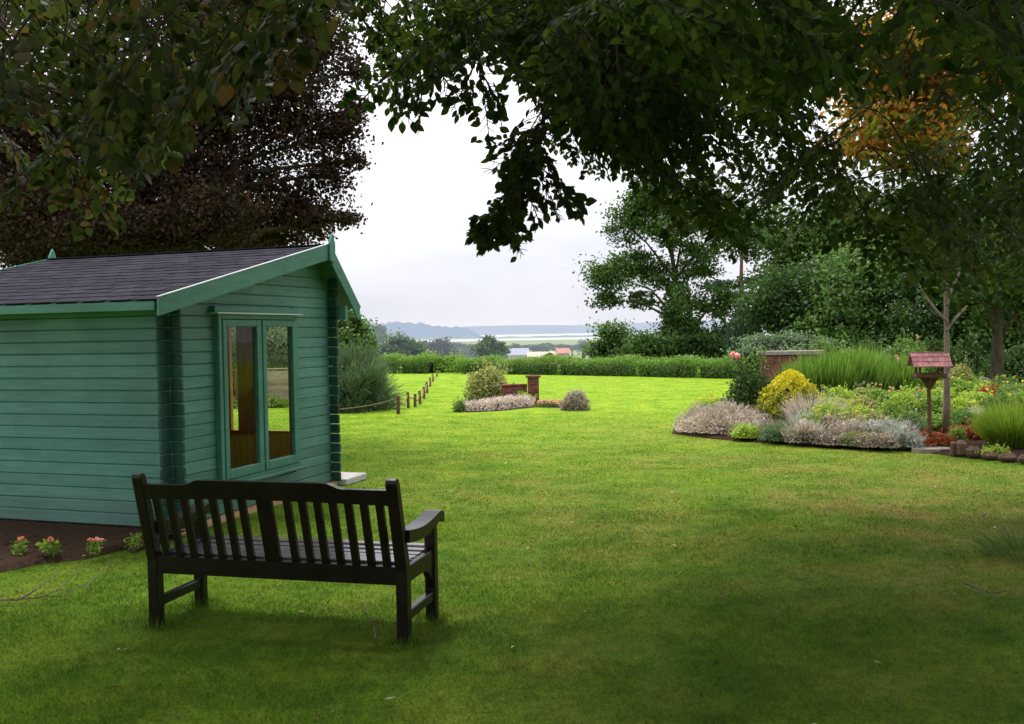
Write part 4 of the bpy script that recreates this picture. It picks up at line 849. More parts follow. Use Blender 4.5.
bush('tickseed_clump', 'low yellowish green clump behind the silvery mound', 'plant', at(708, 412), (.42, .35, .36), 1600, .045, M_ylw, flowers=(30, .025, M_yfl), stem=False)
p = at(752, 404); bush('rose_bush', 'dark green rose bush with a tall pink bloom left of the golden conifer', 'rose', p, (.60, .50, .86), 3800, .07, M_dkleaf, six=True, inner=.35)
rb = bpy.data.objects['rose_bush']; w = MB(); lvl = LV(); fl_ = LV(); pts = []
for dx, h in ((-.40, 1.08), (-.30, 1.02), (.02, 1.16), (.16, 1.22), (.3, 1.05), (-.1, .98)):
    w.tube([(dx*.3, 0, .3), (dx*.7, -.05, h*.7), (dx, -.05, h)], [.012, .009, .005], 5)
    q_ = np.array([[dx*.7+random.uniform(-.12, .12), -.05+random.uniform(-.1, .1), h*random.uniform(.72, 1.0)] for _ in range(26)]); lvl.put(leaf6(q_, rdir(26), rdir(26)+np.array([0, 0, .7]), np.full(26, .08), np.full(26, .055)), rng.uniform(.3, 1, 26), 6)
w.build('stem', M_bark, rb); lvl.build('foliage', M_midleaf, rb); petals(rb, [(-.42, -.05, 1.08), (-.33, -.08, 1.05)], .075, M_pink, 26)
# golden conifer
p = at(791, 417); e_ = plant('golden_conifer', 'golden yellow conical dwarf conifer in the border', 'shrub', p); lv = LV(); lv.blob((0, 0, .26), (.26, .26, .28)); n = 5200
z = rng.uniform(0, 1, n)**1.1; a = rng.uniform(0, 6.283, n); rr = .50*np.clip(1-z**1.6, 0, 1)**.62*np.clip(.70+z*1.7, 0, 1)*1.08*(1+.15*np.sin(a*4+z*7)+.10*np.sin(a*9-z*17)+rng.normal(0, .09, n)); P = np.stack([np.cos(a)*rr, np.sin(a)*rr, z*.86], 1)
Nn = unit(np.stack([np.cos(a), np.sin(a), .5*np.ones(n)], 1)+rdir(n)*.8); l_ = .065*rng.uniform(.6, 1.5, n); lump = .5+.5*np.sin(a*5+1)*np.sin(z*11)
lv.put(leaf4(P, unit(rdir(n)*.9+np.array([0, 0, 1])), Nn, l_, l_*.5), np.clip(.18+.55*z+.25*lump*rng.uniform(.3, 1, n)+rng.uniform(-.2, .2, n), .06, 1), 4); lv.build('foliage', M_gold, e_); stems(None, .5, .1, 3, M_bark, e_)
# brick wall behind the roses
p = Vector((D(782, 390, 25).x, 25, 0)); e_ = empty('brick_wall', p, R(-4), 'red brick garden wall with a stone coping behind the golden conifer', 'wall'); w = MB(); w.box((.22, 0, .5), (1.5, .3, 1.0), None, .5, .006); w.build('brickwork', M_brick, e_); w = MB(); w.box((.22, 0, 1.06), (1.66, .42, .11), None, .5, .012); w.build('coping', M_stone, e_)
# feathery tall green bush
p = at(852, 399); e_ = plant('rosemary_bush', 'wide feathery upright bright green bush in front of the dark trees', 'shrub', p); lv = LV(); lv.blob((0, 0, .2), (1.0, .3, .4))
for k in range(40):
    x = random.uniform(-1.32, 1.32); y = random.uniform(-.5, .5); hh = (1.27-.13*abs(x)**1.6-.1*abs(y))*random.uniform(.82, 1.06); spikes(lv, (x, y, 0), .22, .22, hh, 520, .018, spread=.12, curve=.10, tlo=.15)
lv.build('foliage', M_tallg, e_); stems(None, .5, .4, 6, M_bark, e_)
# cream shrub by the young tree
bush('cream_shrub', 'cream variegated shrub just right of the bird table', 'shrub', at(963, 390), (.44, .4, .92), 2800, .06, M_pale, inner=.45)
UG = 'understorey shrubs under the dense trees'
for px, y, rx, h, mt, lab in ((792, 29, 1.0, 1.25, M_grey, 'greyish understorey shrub right above the brick wall coping'), (828, 28, 1.1, 1.6, M_midleaf, 'mid green understorey shrub behind the left half of the feathery bush'), (868, 29, 1.2, 1.7, M_dkleaf, 'dark understorey shrub behind the right half of the feathery bush'), (905, 28, 1.1, 1.5, M_midleaf, 'leafy understorey shrub behind the bird table roof'), (940, 29, 1.1, 1.6, M_dkleaf, 'dark understorey shrub behind the young tree'), (972, 30, 1.1, 1.4, M_dkleaf, 'dark low shrub left of the thick trunk'), (1020, 28, 1.3, 1.3, M_dkleaf, 'dark low shrub right of the thick trunk')):
    p = D(px, 380, y); bush('understorey_shrub', lab, 'shrub', (p.x, y, 0), (rx, .8, h), 3200, .10, mt, UG, sprigs=30)
bush('climbing_rose', 'tall pale rose with small pink blooms behind the feathery bush', 'rose', at(912, 388), (.55, .4, 1.35), 1500, .07, M_midleaf, flowers=(14, .05, M_pink), inner=.4, core=False)
# silver/heather edging
EG = 'pale heather clumps edging the border'
ed = [(760, 437, .30, .30, M_heath, 'brownish heather clump beside the lime plant at the border tip'), (784, 441, .36, .36, M_grey, 'grey green heather clump below the golden conifer'), (808, 443, .34, .40, M_lav, 'pinkish heather clump right of the golden conifer'), (832, 445, .34, .30, M_heath, 'brown tinged heather clump in the middle of the border edge'), (857, 446, .32, .26, M_pale, 'creamy heather clump at the lawn edge, mid border'), (880, 447, .30, .24, M_heath, 'brown heather clump left of the bird table'), (902, 447, .28, .36, M_white, 'white flowering clump nearest the bird table')]
for px, py, r, h, mt, lab in ((798, 434, .34, .42, M_white, 'silvery white clump in the second row right of the golden conifer'), (824, 436, .36, .40, M_heath, 'pinkish brown clump in the second row of the border'), (852, 438, .34, .36, M_lav, 'pale lilac clump in the second row of the border'), (884, 438, .34, .40, M_white, 'white clump in the second row left of the bird table')): ed.append((px, py, r, h, mt, lab))
for k, (px, py, r, h, mt, lab) in enumerate(ed):
    e_ = plant('heather_clump', lab, 'plant', at(px, py-1.8), EG); lv = LV(); lv.blob((0, 0, .0), (r*.6, .2, h*.3))
    for q_ in range(7):
        a = random.uniform(0, 6.28); f = random.uniform(0, .8); hh = h*random.uniform(.55, 1.1)
        dome(lv, (math.cos(a)*r*f*1.2, math.sin(a)*.3*f, 0), (r*random.uniform(.35, .6), .22, hh*.8), 560, .034, core=False, tlo=0, thi=random.uniform(.6, 1)); spikes(lv, (math.cos(a)*r*f*1.2, math.sin(a)*.3*f, hh*.25), r*.5, .2, hh*.75, 110, .007, spread=.8, thi=1)
    lv.build('foliage', mt, e_)
bush('lime_plant', 'small lime yellow leafy plant on the border edge', 'plant', at(745, 437), (.25, .22, .24), 900, .045, M_ylw, stem=False, tlo=.4)
bush('grass_tuft', 'pale straw coloured grassy tuft beside the golden conifer', 'plant', at(815, 424), (.3, .3, .35), 300, .04, M_grey, stem=False)
gt = bpy.data.objects['grass_tuft']; lv = LV(); spikes(lv, (0, 0, 0), .4, .35, .62, 1100, .010, spread=.6); lv.build('seed_heads', M_lav, gt)
# middle of border: many leafy perennials
CG = 'leafy perennials massed in the middle of the border'
PM = [M_midleaf, M_bright, M_ylw, M_bright, M_pale]
rr_ = random.Random(4); words_c = ['mid green', 'bright green', 'yellow green', 'fresh green', 'pale variegated']; k = 0
for row, (py, xs0, xs1, st_) in enumerate(((432, 815, 905, 30), (424, 830, 925, 32), (415, 838, 1030, 31), (406, 845, 1040, 33), (399, 835, 1045, 30), (394, 905, 1045, 34))):
    px = xs0
    while px <= xs1:
        i = rr_.randrange(5); loc = at(px+rr_.uniform(-6, 6), py+rr_.uniform(-2, 2), .08); sc = loc.y/18
        fl_ = (rr_.randrange(8, 18), .028, rr_.choice([M_yfl, M_yfl, M_salmon, M_white])) if rr_.random() < .7 else None
        if not (925 < px < 975 and py > 420):
            side = 'left of' if px < 900 else ('behind' if px < 960 else 'right of')
            bush('border_perennial', f'{words_c[i]} leafy perennial massed in the border {side} the bird table', 'plant', loc, (.42*sc, .40*sc, rr_.uniform(.36, .52)), 1500, .06*sc**.5, PM[i], CG, flowers=fl_, stem=False)
            k += 1
        px += st_
bush('green_perennial', 'leafy green perennial growing between the bird table post and the young tree trunk', 'plant', at(937, 431), (.34, .3, .34), 1200, .05, M_bright, stem=False)
bush('green_perennial', 'green leafy perennial immediately right of the young tree trunk', 'plant', at(960, 428), (.34, .3, .36), 1200, .05, M_midleaf, stem=False)
bush('silver_plant', 'silvery white leaved plant just right of the young tree', 'plant', at(976, 424), (.30, .26, .30), 900, .04, M_white, stem=False)
bush('rust_plant', 'rusty red low plant at the foot of the bird table', 'plant', at(925, 444), (.46, .35, .22), 2200, .045, M_rust, stem=False)
bush('rust_plant', 'rusty red low plant between the young tree and the log edging', 'plant', at(972, 438), (.42, .3, .26), 1800, .045, M_rust, stem=False)
bush('orange_flower_plant', 'orange brown flowering plant on the far right of the border', 'plant', at(988, 402), (.32, .3, .42), 900, .06, M_rust, stem=False, flowers=(14, .03, M_yfl))
bush('edging_plant', 'small bright green plant behind the tallest edging log', 'plant', at(958, 442), (.14, .14, .26), 500, .03, M_bright, stem=False)
bush('creeping_plant', 'low green creeping plant spilling over the log edging', 'plant', at(996, 455), (.22, .12, .14), 500, .03, M_ylw, stem=False)
e_ = plant('ornamental_grass', 'feathery yellow green ornamental grass above the log edging', 'grass plant', at(1013, 446)); lv = LV(); lv.blob((0, 0, .08), (.2, .2, .12)); spikes(lv, (0, 0, 0), .34, .30, .68, 4600, .007, spread=.35, curve=.2, tlo=.35); lv.build('foliage', M_ylw, e_)
# log edging
EL = [(953.5, 457, 5, 15), (962, 457.5, 11, 17), (975, 459, 15, 12), (991, 461, 16, 9), (1009.5, 463, 19, 9), (1030, 465, 19, 10)]
EN = ['narrow upright edging log nearest the bird table', 'tall round topped edging log, second from the bird table', 'wide edging log, third from the bird table', 'low edging log under the creeping plant', 'long low edging log in front of the ornamental grass', 'edging log cut off by the right edge of the photo']
for k, (px, py, wpx, hpx) in enumerate(EL):
    p = G(px, py); s_ = p.y/F; w = MB(); ww, hh = wpx*s_*.97, hpx*s_
    w.box((0, .06, hh/2), (ww, .13, hh), Matrix.Rotation(random.uniform(-.04, .04), 3, 'Y'), random.uniform(.3, .7), min(.045, ww*.3)); o_ = w.build('edging_log', M_terra); o_.location = p; o_.rotation_euler.z = R(-20+k*3); tag(o_, EN[k], 'edging', 'log edging of the border')
# slabs under the bird table
for k, (px, py, a, b) in enumerate(((931, 452, .27, .18), (945, 452.5, .14, .14))):
    w = MB(); ring = [(math.cos(t_)*a*random.uniform(.85, 1.05), math.sin(t_)*b*random.uniform(.85, 1.05)) for t_ in np.linspace(0, 6.283, 12)[:-1]]; w.prism(ring, (0, 0, .0), (1, 0, 0), (0, 1, 0), Z, .055, .6 if k == 0 else .45)
    o_ = w.build('paving_stone', M_stone if k == 0 else M_terra); o_.location = G(px, py); tag(o_, ['flat pale stone under the bird table post', 'smaller reddish flat stone beside the bird table'][k], 'stone')
# bird table
p = G(929.5, 449.5); p.z = .05; s_ = p.y/F; e_ = empty('bird_table', p, R(-9), 'wooden bird table with a sloping reddish shingled roof on a post', 'bird table')
e_.scale = (.86, .85, .955)
w = MB(); w.tube([(0, 0, 0), (.0, 0, .45), (-.005, 0, .90)], [.034, .031, .029], 10); w.build('post', M_table, e_)
w = MB(); w.prism([(-.15, .985), (.15, .985), (.045, .85), (.03, .82), (-.03, .82), (-.045, .85)], (0, -.018, 0), (1, 0, 0), Z, (0, 1, 0), .036); w.prism([(-.13, .985), (.13, .985), (.045, .85), (.03, .82), (-.03, .82), (-.045, .85)], (.018, 0, 0), (0, 1, 0), Z, (-1, 0, 0), .036); w.build('bracket', M_table, e_)
w = MB(); w.box((0, 0, .995), (.44, .36, .02), None, .4, .003)
for y in (-.175, .175): w.box((0, y, 1.02), (.46, .016, .05), None, .5, .003)
for x in (-.222, .222): w.box((x, 0, 1.02), (.016, .33, .05), None, .5, .003)
w.build('tray', M_table, e_)
for x in (-.17, .17):
    for y in (-.12, .12): w = MB(); w.box((x, y, 1.10), (.032, .032, .19), None, .3, .003); w.build('upright', M_table, e_)
rfm = MB(); 
for x in (-.235, .235): rfm.prism([(-.22, 1.15), (.22, 1.15), (0, 1.335)], (x-.009, 0, 0), (0, 1, 0), Z, (1, 0, 0), .018, .3)
rfm.build('gable_end', M_table, e_)
for sgn in (-1, 1):
    w = MB()
    for r in range(3):
        x = -.29
        while x < .285:
            ww = random.uniform(.06, .10); x1 = min(.29, x+ww); f0, f1 = r/3, (r+1)/3+.05
            y0, z0_ = sgn*.25*(1-f0), 1.14+.20*f0+.016; y1, z1_ = sgn*.25*(1-f1), 1.14+.20*f1+.004
            a_ = random.uniform(-.006, .006)
            vs_ = [(x+.002, y0+a_, z0_), (x1-.002, y0+a_, z0_), (x1-.002, y1, z1_), (x+.002, y1, z1_)]; lo = [(v_[0], v_[1], v_[2]-.012) for v_ in vs_]
            w.add(vs_+lo, [(0, 1, 2, 3), (4, 7, 6, 5), (0, 4, 5, 1), (1, 5, 6, 2), (2, 6, 7, 3), (3, 7, 4, 0)], random.uniform(.2, .8)); x = x1
    w.build('roof', M_shake, e_)
# young staked tree with light, turning leaves high up
loc = at(946.5, 433); loc.z = .05
yt = tree('young_tree', 'slim young tree beside the bird table with yellow and orange leaves high in its crown', loc,
     [(a-loc.x, dy, c-loc.z, r, r, r*.8) for a, c, r, dy in [(D(px, py, loc.y+dy).x, D(px, py, loc.y+dy).z, r_, dy) for px, py, r_, dy in ((905, 95, .8, .3), (930, 60, .75, 0), (890, 140, .65, -.3), (960, 100, .55, .4), (935, 150, .5, .3), (985, 60, .6, 0), (875, 55, .7, 0))]],
     15000, .10, M_autumn, tr_r=.055, tr_h=3.4, bark=M_barkg, sub=16, six=True, sprd=.3)
w = MB(); w.tube([(0, 0, .86), (0, 0, .92)], .064, 10); w.build('tree_tie', M_white, yt)
for pix in (((946, 322), (936, 312), (926, 296), (915, 280)), ((946, 305), (951, 290), (961, 272)), ((946, 330), (954, 318), (968, 306))):
    w = MB(); w.tube([D(a_, b_, loc.y)-loc+Vector((0, random.uniform(-.06, .06), 0)) for a_, b_ in pix], [.026, .022, .017, .012][:len(pix)], 7); w.build('branch', M_barkg, yt)

# ------------------------------------------------------------------ flowers in the soil strip
FG = 'small bedding plants in the soil strip'
for k, (px, py, nf, lab) in enumerate(((21, 556, 3, 'small bedding plant with a salmon flower at the left edge of the photo'), (54, 556, 2, 'small bedding plant with a pink flower and pale leaves beside it'), (95, 556, 6, 'small bedding plant with the widest salmon flower head'), (134, 549, 0, 'small flowerless bedding plant nearest the bench'))):
    p = G(px, py, .04); e_ = plant('bedding_plant', lab, 'flower', p, FG); e_.scale = (.8, .8, .85); lv = LV(); n = 110
    P = np.stack([rng.normal(0, .035, n), rng.normal(0, .035, n), rng.uniform(.01, .13, n)], 1); l_ = .04*rng.uniform(.6, 1.2, n); lv.put(leaf6(P, unit(rdir(n)+np.array([0, 0, .7])), rdir(n)+np.array([0, 0, .6]), l_, l_*.45), rng.uniform(.3, 1, n), 6)
    if k == 1:
        P = np.stack([rng.normal(-.09, .025, 40), rng.normal(0, .02, 40), rng.uniform(.06, .13, 40)], 1); lv.put(leaf6(P, rdir(40), rdir(40)+np.array([0, 0, .6]), np.full(40, .045), np.full(40, .028)), np.full(40, 1.), 6)
    lv.build('foliage', M_bright, e_); w = MB(); w.tube([(0, 0, -.02), (-.01, 0, .08), (-.015, 0, .15)], [.005, .004, .003], 5); w.build('stem', M_twig, e_)
    if nf: petals(e_, [(-.02+random.uniform(-.035, .035) if nf < 5 else -.05+.022*i, random.uniform(-.02, .02), .155+random.uniform(-.01, .012)) for i in range(nf)], .020, M_salmon, 14)

# ------------------------------------------------------------------ twigs, leaf and tuft on the lawn
def twig(label, pix, r, forks=()):
    mb = MB(); pts = [G(x, y, .035) for x, y in pix]; o0 = pts[0].copy(); mb.tube([p_-o0+Z*random.uniform(-.005, .02) for p_ in pts], [r*(1-.7*i/(len(pts)-1)) for i in range(len(pts))], 6)
    for f in forks: mb.tube([G(x, y, .04)-o0+Z*random.uniform(0, .02) for x, y in f], [r*.6*(1-.6*i/(len(f)-1)) for i in range(len(f))], 5)
    o_ = mb.build('fallen_twig', M_twig); o_.location = o0; return tag(o_, label, 'twig')
twig('long forked fallen twig on the grass below the soil strip', [(-5, 600), (18, 600), (36, 592), (52, 578), (66, 568)], .008, [[(18, 600), (40, 598), (60, 590), (72, 576), (84, 566)], [(40, 598), (62, 598), (84, 585)], [(84, 590), (98, 576), (112, 564)]])
twig('thin dry twig on the grass under the bench near its right leg', [(376, 640), (374, 630), (369, 618), (364, 600)], .006, [[(374, 630), (371, 622), (371, 615)]])
twig('dark bent twig lying on the lawn at the right', [(964, 582), (976, 588), (992, 594), (1006, 594), (1022, 600)], .009, [[(984, 591), (986, 596)]])
p = G(390, 699, .03); mb = MB(); mb.add([(-.03, 0, 0), (0, -.012, .006), (.032, 0, .01), (0, .012, .004)], [(0, 1, 2, 3)]); o_ = mb.build('fallen_leaf', M_white); o_.location = p; tag(o_, 'small pale fallen leaf on the dark lawn in front of the bench', 'leaf')
e_ = plant('grass_tussock', 'tussock of long dark grass at the right edge of the lawn', 'grass plant', G(1036, 556)); lv = LV(); spikes(lv, (0, 0, 0), .45, .34, .26, 700, .0028, spread=.7, curve=.45, thi=.7); spikes(lv, (0, 0, 0), .3, .3, .46, 120, .0025, spread=.5, curve=.4, thi=.7); lv.build('foliage', M_midleaf, e_)

# ------------------------------------------------------------------ warehouse and far houses
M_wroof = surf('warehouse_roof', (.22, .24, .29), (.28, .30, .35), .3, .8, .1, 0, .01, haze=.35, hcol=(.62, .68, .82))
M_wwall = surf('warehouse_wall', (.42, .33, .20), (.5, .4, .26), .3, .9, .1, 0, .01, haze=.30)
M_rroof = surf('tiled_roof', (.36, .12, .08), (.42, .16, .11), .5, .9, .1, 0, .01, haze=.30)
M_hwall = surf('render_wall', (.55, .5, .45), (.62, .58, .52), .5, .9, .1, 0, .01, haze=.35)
def building(name, label, px0, px1, y, pe, pt, dep, mroof, mwall, windows=0):
    a = D(px0, 352, y); b = D(px1, 352, y); ze = D((px0+px1)/2, pe, y).z; zt = D((px0+px1)/2, pt, y).z; zg = ground_z(0, y)-.2; c = Vector(((a.x+b.x)/2, y, zg)); w2 = (b.x-a.x)/2
    e_ = empty(name, c, 0, label, 'building'); w = MB(); w.box((0, dep/2, (ze-zg)/2), (w2*2, dep, ze-zg)); w.build('wall', mwall, e_)
    w = MB(); w.prism([(-.4, ze-zg), (dep+.4, ze-zg), (dep/2, zt-zg)], (-w2-.3, 0, 0), (0, 1, 0), Z, (1, 0, 0), w2*2+.6); w.build('roof', mroof, e_)
    for k in range(windows): w = MB(); w.box((-w2+(k+.5)*2*w2/windows, -.02, (ze-zg)*.72), (1.0, .06, 1.1)); w.build('window', M_dark, e_)
building('warehouse', 'long low warehouse with a grey blue roof beyond the hedge', 504, 528, 170, 355, 349, 16, M_wroof, M_wwall)
building('warehouse', 'low building with a tan roof right of the grey roofed warehouse', 529, 560, 165, 356.5, 352.5, 14, surf('tan_roof', (.50, .36, .24), (.6, .44, .30), .3, .9, .1, 0, .01, haze=.3), M_wwall)
building('brick_house', 'small red brick house at the right end of the far buildings', 559, 569, 150, 353, 348.5, 8, M_rroof, M_rroof, 2)
building('house', 'pale house glimpsed between the ivy clad tree and the evergreen', 722, 731, 90, 353, 338, 7, M_rroof, M_hwall, 2)

# ------------------------------------------------------------------ copper beech behind the summer house
loc = Vector((D(138, 300, 16).x, 16.4, 0))
cb = tree('copper_beech', 'large dark copper beech tree standing behind the summer house', loc, blobs_px(loc, 15.5, [
    (60, 120, 95, 80, 0), (150, 90, 90, 70, .6), (235, 60, 75, 60, -.4), (285, 110, 55, 50, 0), (200, 165, 80, 55, 0), (280, 190, 52, 36, .4), (120, 200, 90, 50, .5), (40, 210, 80, 50, -.6), (300, 30, 55, 50, .3), (-60, 120, 100, 100, 0), (100, -40, 160, 90, 0), (250, -60, 110, 80, 0), (240, 225, 60, 26, .7), (318, 165, 28, 22, 0), (10, 245, 60, 40, .5), (70, 250, 50, 26, .8), (305, 215, 30, 18, 0), (330, 120, 26, 24, 0), (160, 240, 60, 22, -.8), (110, 225, 60, 30, -1.2), (220, 215, 50, 30, -1.0), (342, 95, 20, 16, .2), (346, 150, 16, 12, 0), (334, 210, 18, 10, .3), (350, 60, 18, 16, -.3)]),
    175000, .072, M_copper, tr_r=.20, tr_h=6.5, sub=70, six=False, sprd=.25, core=.2, aspect=.7)
for k, (px, y, it, lab) in enumerate(((60, 24, [(60, 235, 70, 50, 0), (0, 200, 80, 70, 0), (110, 260, 60, 40, 0)], 'dark green tree low behind the left end of the summer house'), (200, 26, [(190, 215, 50, 48, 0), (240, 230, 50, 44, 0), (150, 240, 50, 40, 0), (260, 260, 40, 30, 0)], 'lighter green tree glimpsed under the copper beech'))):
    loc = Vector((D(px, 372, y).x, y, 0)); tree('broadleaf_tree', lab, loc, blobs_px(loc, y, it), 9000, .12, M_dkleaf if k == 0 else M_midleaf, group='trees behind the summer house', core=.6)

# ------------------------------------------------------------------ overhanging trees: sprays of real leaves on twigs
def make_spray(ln, nside, leafl, seed):
    r = np.random.default_rng(seed); P = []; Dd = []; N = []; Ls = []; T = []; tw = []
    def pt(f): return np.array([0, f*ln, -.16*ln*f*f])
    tw.append([pt(f) for f in np.linspace(0, 1, 6)])
    for k in range(nside):
        f = .10+.86*k/nside+r.uniform(-.02, .02); sg = 1 if k % 2 else -1; l2 = ln*.42*(1-.55*f)*r.uniform(.75, 1.15); a = R(r.uniform(38, 62))
        b0 = pt(f); dv = np.array([sg*math.sin(a), math.cos(a), r.uniform(-.28, .05)]); nl = max(3, int(l2/leafl*1.7)); tw.append([b0, b0+dv*l2*.5+np.array([0, 0, .01]), b0+dv*l2+np.array([0, 0, -.10*l2])])
        for j in range(nl+1):
            g = (j+.5)/nl if j < nl else 1.0; s2 = 1 if j % 2 else -1; p = b0+dv*l2*min(g, 1)+np.array([0, 0, -.10*l2*g*g]); b = a+s2*R(r.uniform(28, 58)) if j < nl else a; dl = np.array([sg*math.sin(b), math.cos(b), r.uniform(-.55, .0)])
            P.append(p); Dd.append(dl); N.append(np.array([r.normal(0, .45), r.normal(0, .45), 1])); Ls.append(leafl*r.uniform(.65, 1.12)); T.append(r.uniform(.08, 1)**1.3)
    P.append(pt(1)); Dd.append(np.array([0, 1, -.5])); N.append(np.array([0, 0, 1.])); Ls.append(leafl); T.append(.6)
    return np.array(P), np.array(Dd), np.array(N), np.array(Ls), np.array(T), tw
class Canopy:
    def __init__(s, leafl, aspect): s.lib = [make_spray(1.0, 13, leafl, 40+k) for k in range(8)]; s.lv = LV(); s.mb = MB(); s.asp = aspect; s.limbs = []
    def limb(s, pts, r0, r1, n=9):
        pts = [Vector(p) for p in pts]; m = 5*(len(pts)-1)+1; sm = []
        for i in range(m):
            f = i/(m-1)*(len(pts)-1); k = min(int(f), len(pts)-2); f -= k; p0, p1, p2, p3 = pts[max(k-1, 0)], pts[k], pts[k+1], pts[min(k+2, len(pts)-1)]
            sm.append(.5*((2*p1)+(p2-p0)*f+(2*p0-5*p1+4*p2-p3)*f*f+(3*p1-p0-3*p2+p3)*f**3))
        s.mb.tube(sm, [r0+(r1-r0)*i/(m-1) for i in range(m)], n); s.limbs += [(p, r0+(r1-r0)*i/(m-1)) for i, p in enumerate(sm) if i > m*.12]
    def spray(s, base, direc, roll=0, size=1.0, attach=True, lscale=1.0, tb=0, vis=True, keep=1.0):
        P, Dd, N, Ls, T, tw = s.lib[int(rng.integers(0, 8))]; y = Vector(direc).normalized(); x = y.cross(Z)
        if x.length < .1: x = Vector((1, 0, 0))
        x.normalize(); z = x.cross(y); q = Matrix.Rotation(roll, 3, y); x, z = q @ x, q @ z; M = np.array([list(x), list(y), list(z)]); b = np.array(base)
        kp = rng.uniform(0, 1, len(P)) < keep*min(1, .25+.75*size); P, Dd, N, Ls, T = P[kp], Dd[kp], N[kp], Ls[kp], T[kp]
        LF = Ls*lscale; s.lv.put(leafr(b+(P*size) @ M, Dd @ M, N @ M, LF, LF*s.asp), np.clip(T+tb+rng.uniform(-.15, .15), .06, 1), 12) if vis else s.lv.put(leaf6(b+(P*size) @ M, Dd @ M, N @ M, LF, LF*s.asp), T, 6)
        for k, tq in enumerate(tw):
            pts = [Vector(b+(np.array(q_)*size) @ M) for q_ in tq]; r0 = .0055 if k == 0 else .0025; s.mb.tube(pts, [r0*(1-.6*i/(len(pts)-1)) for i in range(len(pts))], 4, cap=False)
        if attach and s.limbs:
            bv = Vector(base); lp, lr = min(s.limbs, key=lambda c: (c[0]-bv).length+max(0, bv.z-c[0].z)*.3); d = (bv-lp).length
            mid = lp.lerp(bv, .5)+Vector((0, 0, .14*d)); q3 = bv-y*min(.2, d*.3); s.mb.tube([lp, lp.lerp(mid, .6)+Z*.03*d, mid.lerp(q3, .4), q3, bv], [min(lr*.6, .005+.008*d), min(lr*.55, .004+.006*d), min(lr*.5, .003+.005*d), .005, .0045], 5, cap=False); s.limbs += [(mid.lerp(q3, .4), .009), (q3, .007), (bv+y*size*.35, .006)]
    def finish(s, e_, mat, bark):
        o0 = e_.location; s.mb.v = [(a-o0.x, b-o0.y, c-o0.z) for a, b, c in s.mb.v]
        for V in s.lv.V: V -= np.array(o0)
        s.mb.build('trunk', bark, e_); s.lv.build('crown', mat, e_)
RMN = np.array(RM)
def proj(Q):
    c = (Q-np.array([0, 0, H])) @ RMN; return 512+F*c[:, 0]/-c[:, 2], 362-F*c[:, 1]/-c[:, 2]
def fill(cn, poly_top, xr, ydist, count, drop, size=(.7, 1.1), margin=0, seed=1, lscale=1.0, top=-60, gaps=()):
    """hang sprays through the part of the crown above its drooping lower edge"""
    r = np.random.default_rng(seed); xsb = [p[0] for p in poly_top]; ysb = [p[1] for p in poly_top]; c = 0; tries = 0
    while c < count and tries < count*30:
        tries += 1; px = r.uniform(*xr); y = r.uniform(*ydist); bot = np.interp(px, xsb, ysb)-margin; py = r.uniform(top, bot)
        sz = r.uniform(*size); p = D(px, py, y); a = r.uniform(-math.pi, math.pi)
        dv = Vector((math.sin(a)*.8+drop[0], math.cos(a)*.55+drop[1], drop[2]*r.uniform(.4, 1.5))).normalized()
        x = dv.cross(Z).normalized(); f = np.linspace(0, 1.05, 6); c0 = np.array(p)+np.outer(f, np.array(dv))*sz; c0[:, 2] -= .16*sz*f*f
        q = np.concatenate([c0, c0[1:4]+np.array(x)*.28*sz, c0[1:4]-np.array(x)*.28*sz]); q[:, 2] -= .05
        if q[:, 1].min() < 1.2: continue
        a_, b_ = proj(q); over = b_-np.interp(a_, xsb, ysb)
        if over.max() > r.uniform(-6, 12): continue
        if any(((a_.mean()-hx)/hrx)**2+((b_.mean()-hy)/hry)**2 < 1 and r.uniform() < hp_ for hx, hy, hrx, hry, hp_ in gaps): continue
        cn.spray(p, dv, r.uniform(-.6, .6), sz, True, lscale*r.uniform(.85, 1.1)); c += 1

# --- the great beech the photo is taken under (trunk behind the camera, right)
bc = Canopy(.064, .60); T0 = Vector((3.6, -2.6, 0)); be = empty('beech_tree', T0, 0, 'great beech overhanging the lawn from above with dark drooping leafy branches at the top right', 'tree')
bc.mb.tube([T0+Z*-.1, T0+Z*.4, T0+Z*1.6, T0+Vector((.05, .1, 3.2)), T0+Vector((0, .3, 5.5)), T0+Vector((.1, .4, 8.5))], [.62, .46, .40, .36, .27, .12], 16)
bc.limb([T0+Z*2.9, (3.1, 0, 4.1), (2.1, 2.6, 4.6), (1.0, 4.6, 4.35), (.35, 5.6, 3.75), (-.05, 6.0, 3.2)], .17, .015)
bc.limb([T0+Z*3.4, (4.4, .2, 4.7), (4.7, 3.2, 5.0), (4.6, 6.2, 4.7), (4.5, 8.6, 4.0)], .18, .02)
bc.limb([T0+Z*3.1, (5.6, -.4, 4.3), (7.2, 2.4, 4.6), (8.0, 5.6, 4.2), (8.2, 8.0, 3.5)], .17, .02)
bc.limb([T0+Z*3.6, (3.4, .6, 5.2), (3.1, 3.6, 5.4), (2.7, 6.4, 5.0), (2.4, 8.4, 4.3)], .16, .02)
bc.limb([T0+Z*4.4, (2.2, -.6, 5.8), (.2, 1.2, 6.1), (-1.6, 3.2, 5.6), (-2.2, 4.6, 4.9)], .15, .02)
bc.limb([T0+Z*3.9, (2.2, -3.2, 5.0), (-.2, -3.4, 5.6), (-2.6, -2.8, 5.2)], .14, .03)
bc.limb([T0+Z*4.6, (5.8, -3.0, 6.0), (8.6, -2.6, 6.2)], .14, .03)
bc.limb([T0+Z*6.0, (3.4, -.6, 7.6), (3.0, 2.4, 8.4), (2.4, 5.2, 8.2)], .12, .03)
bc.limb([T0+Z*6.0, (5.6, -.4, 7.4), (7.2, 2.4, 8.0)], .12, .03)
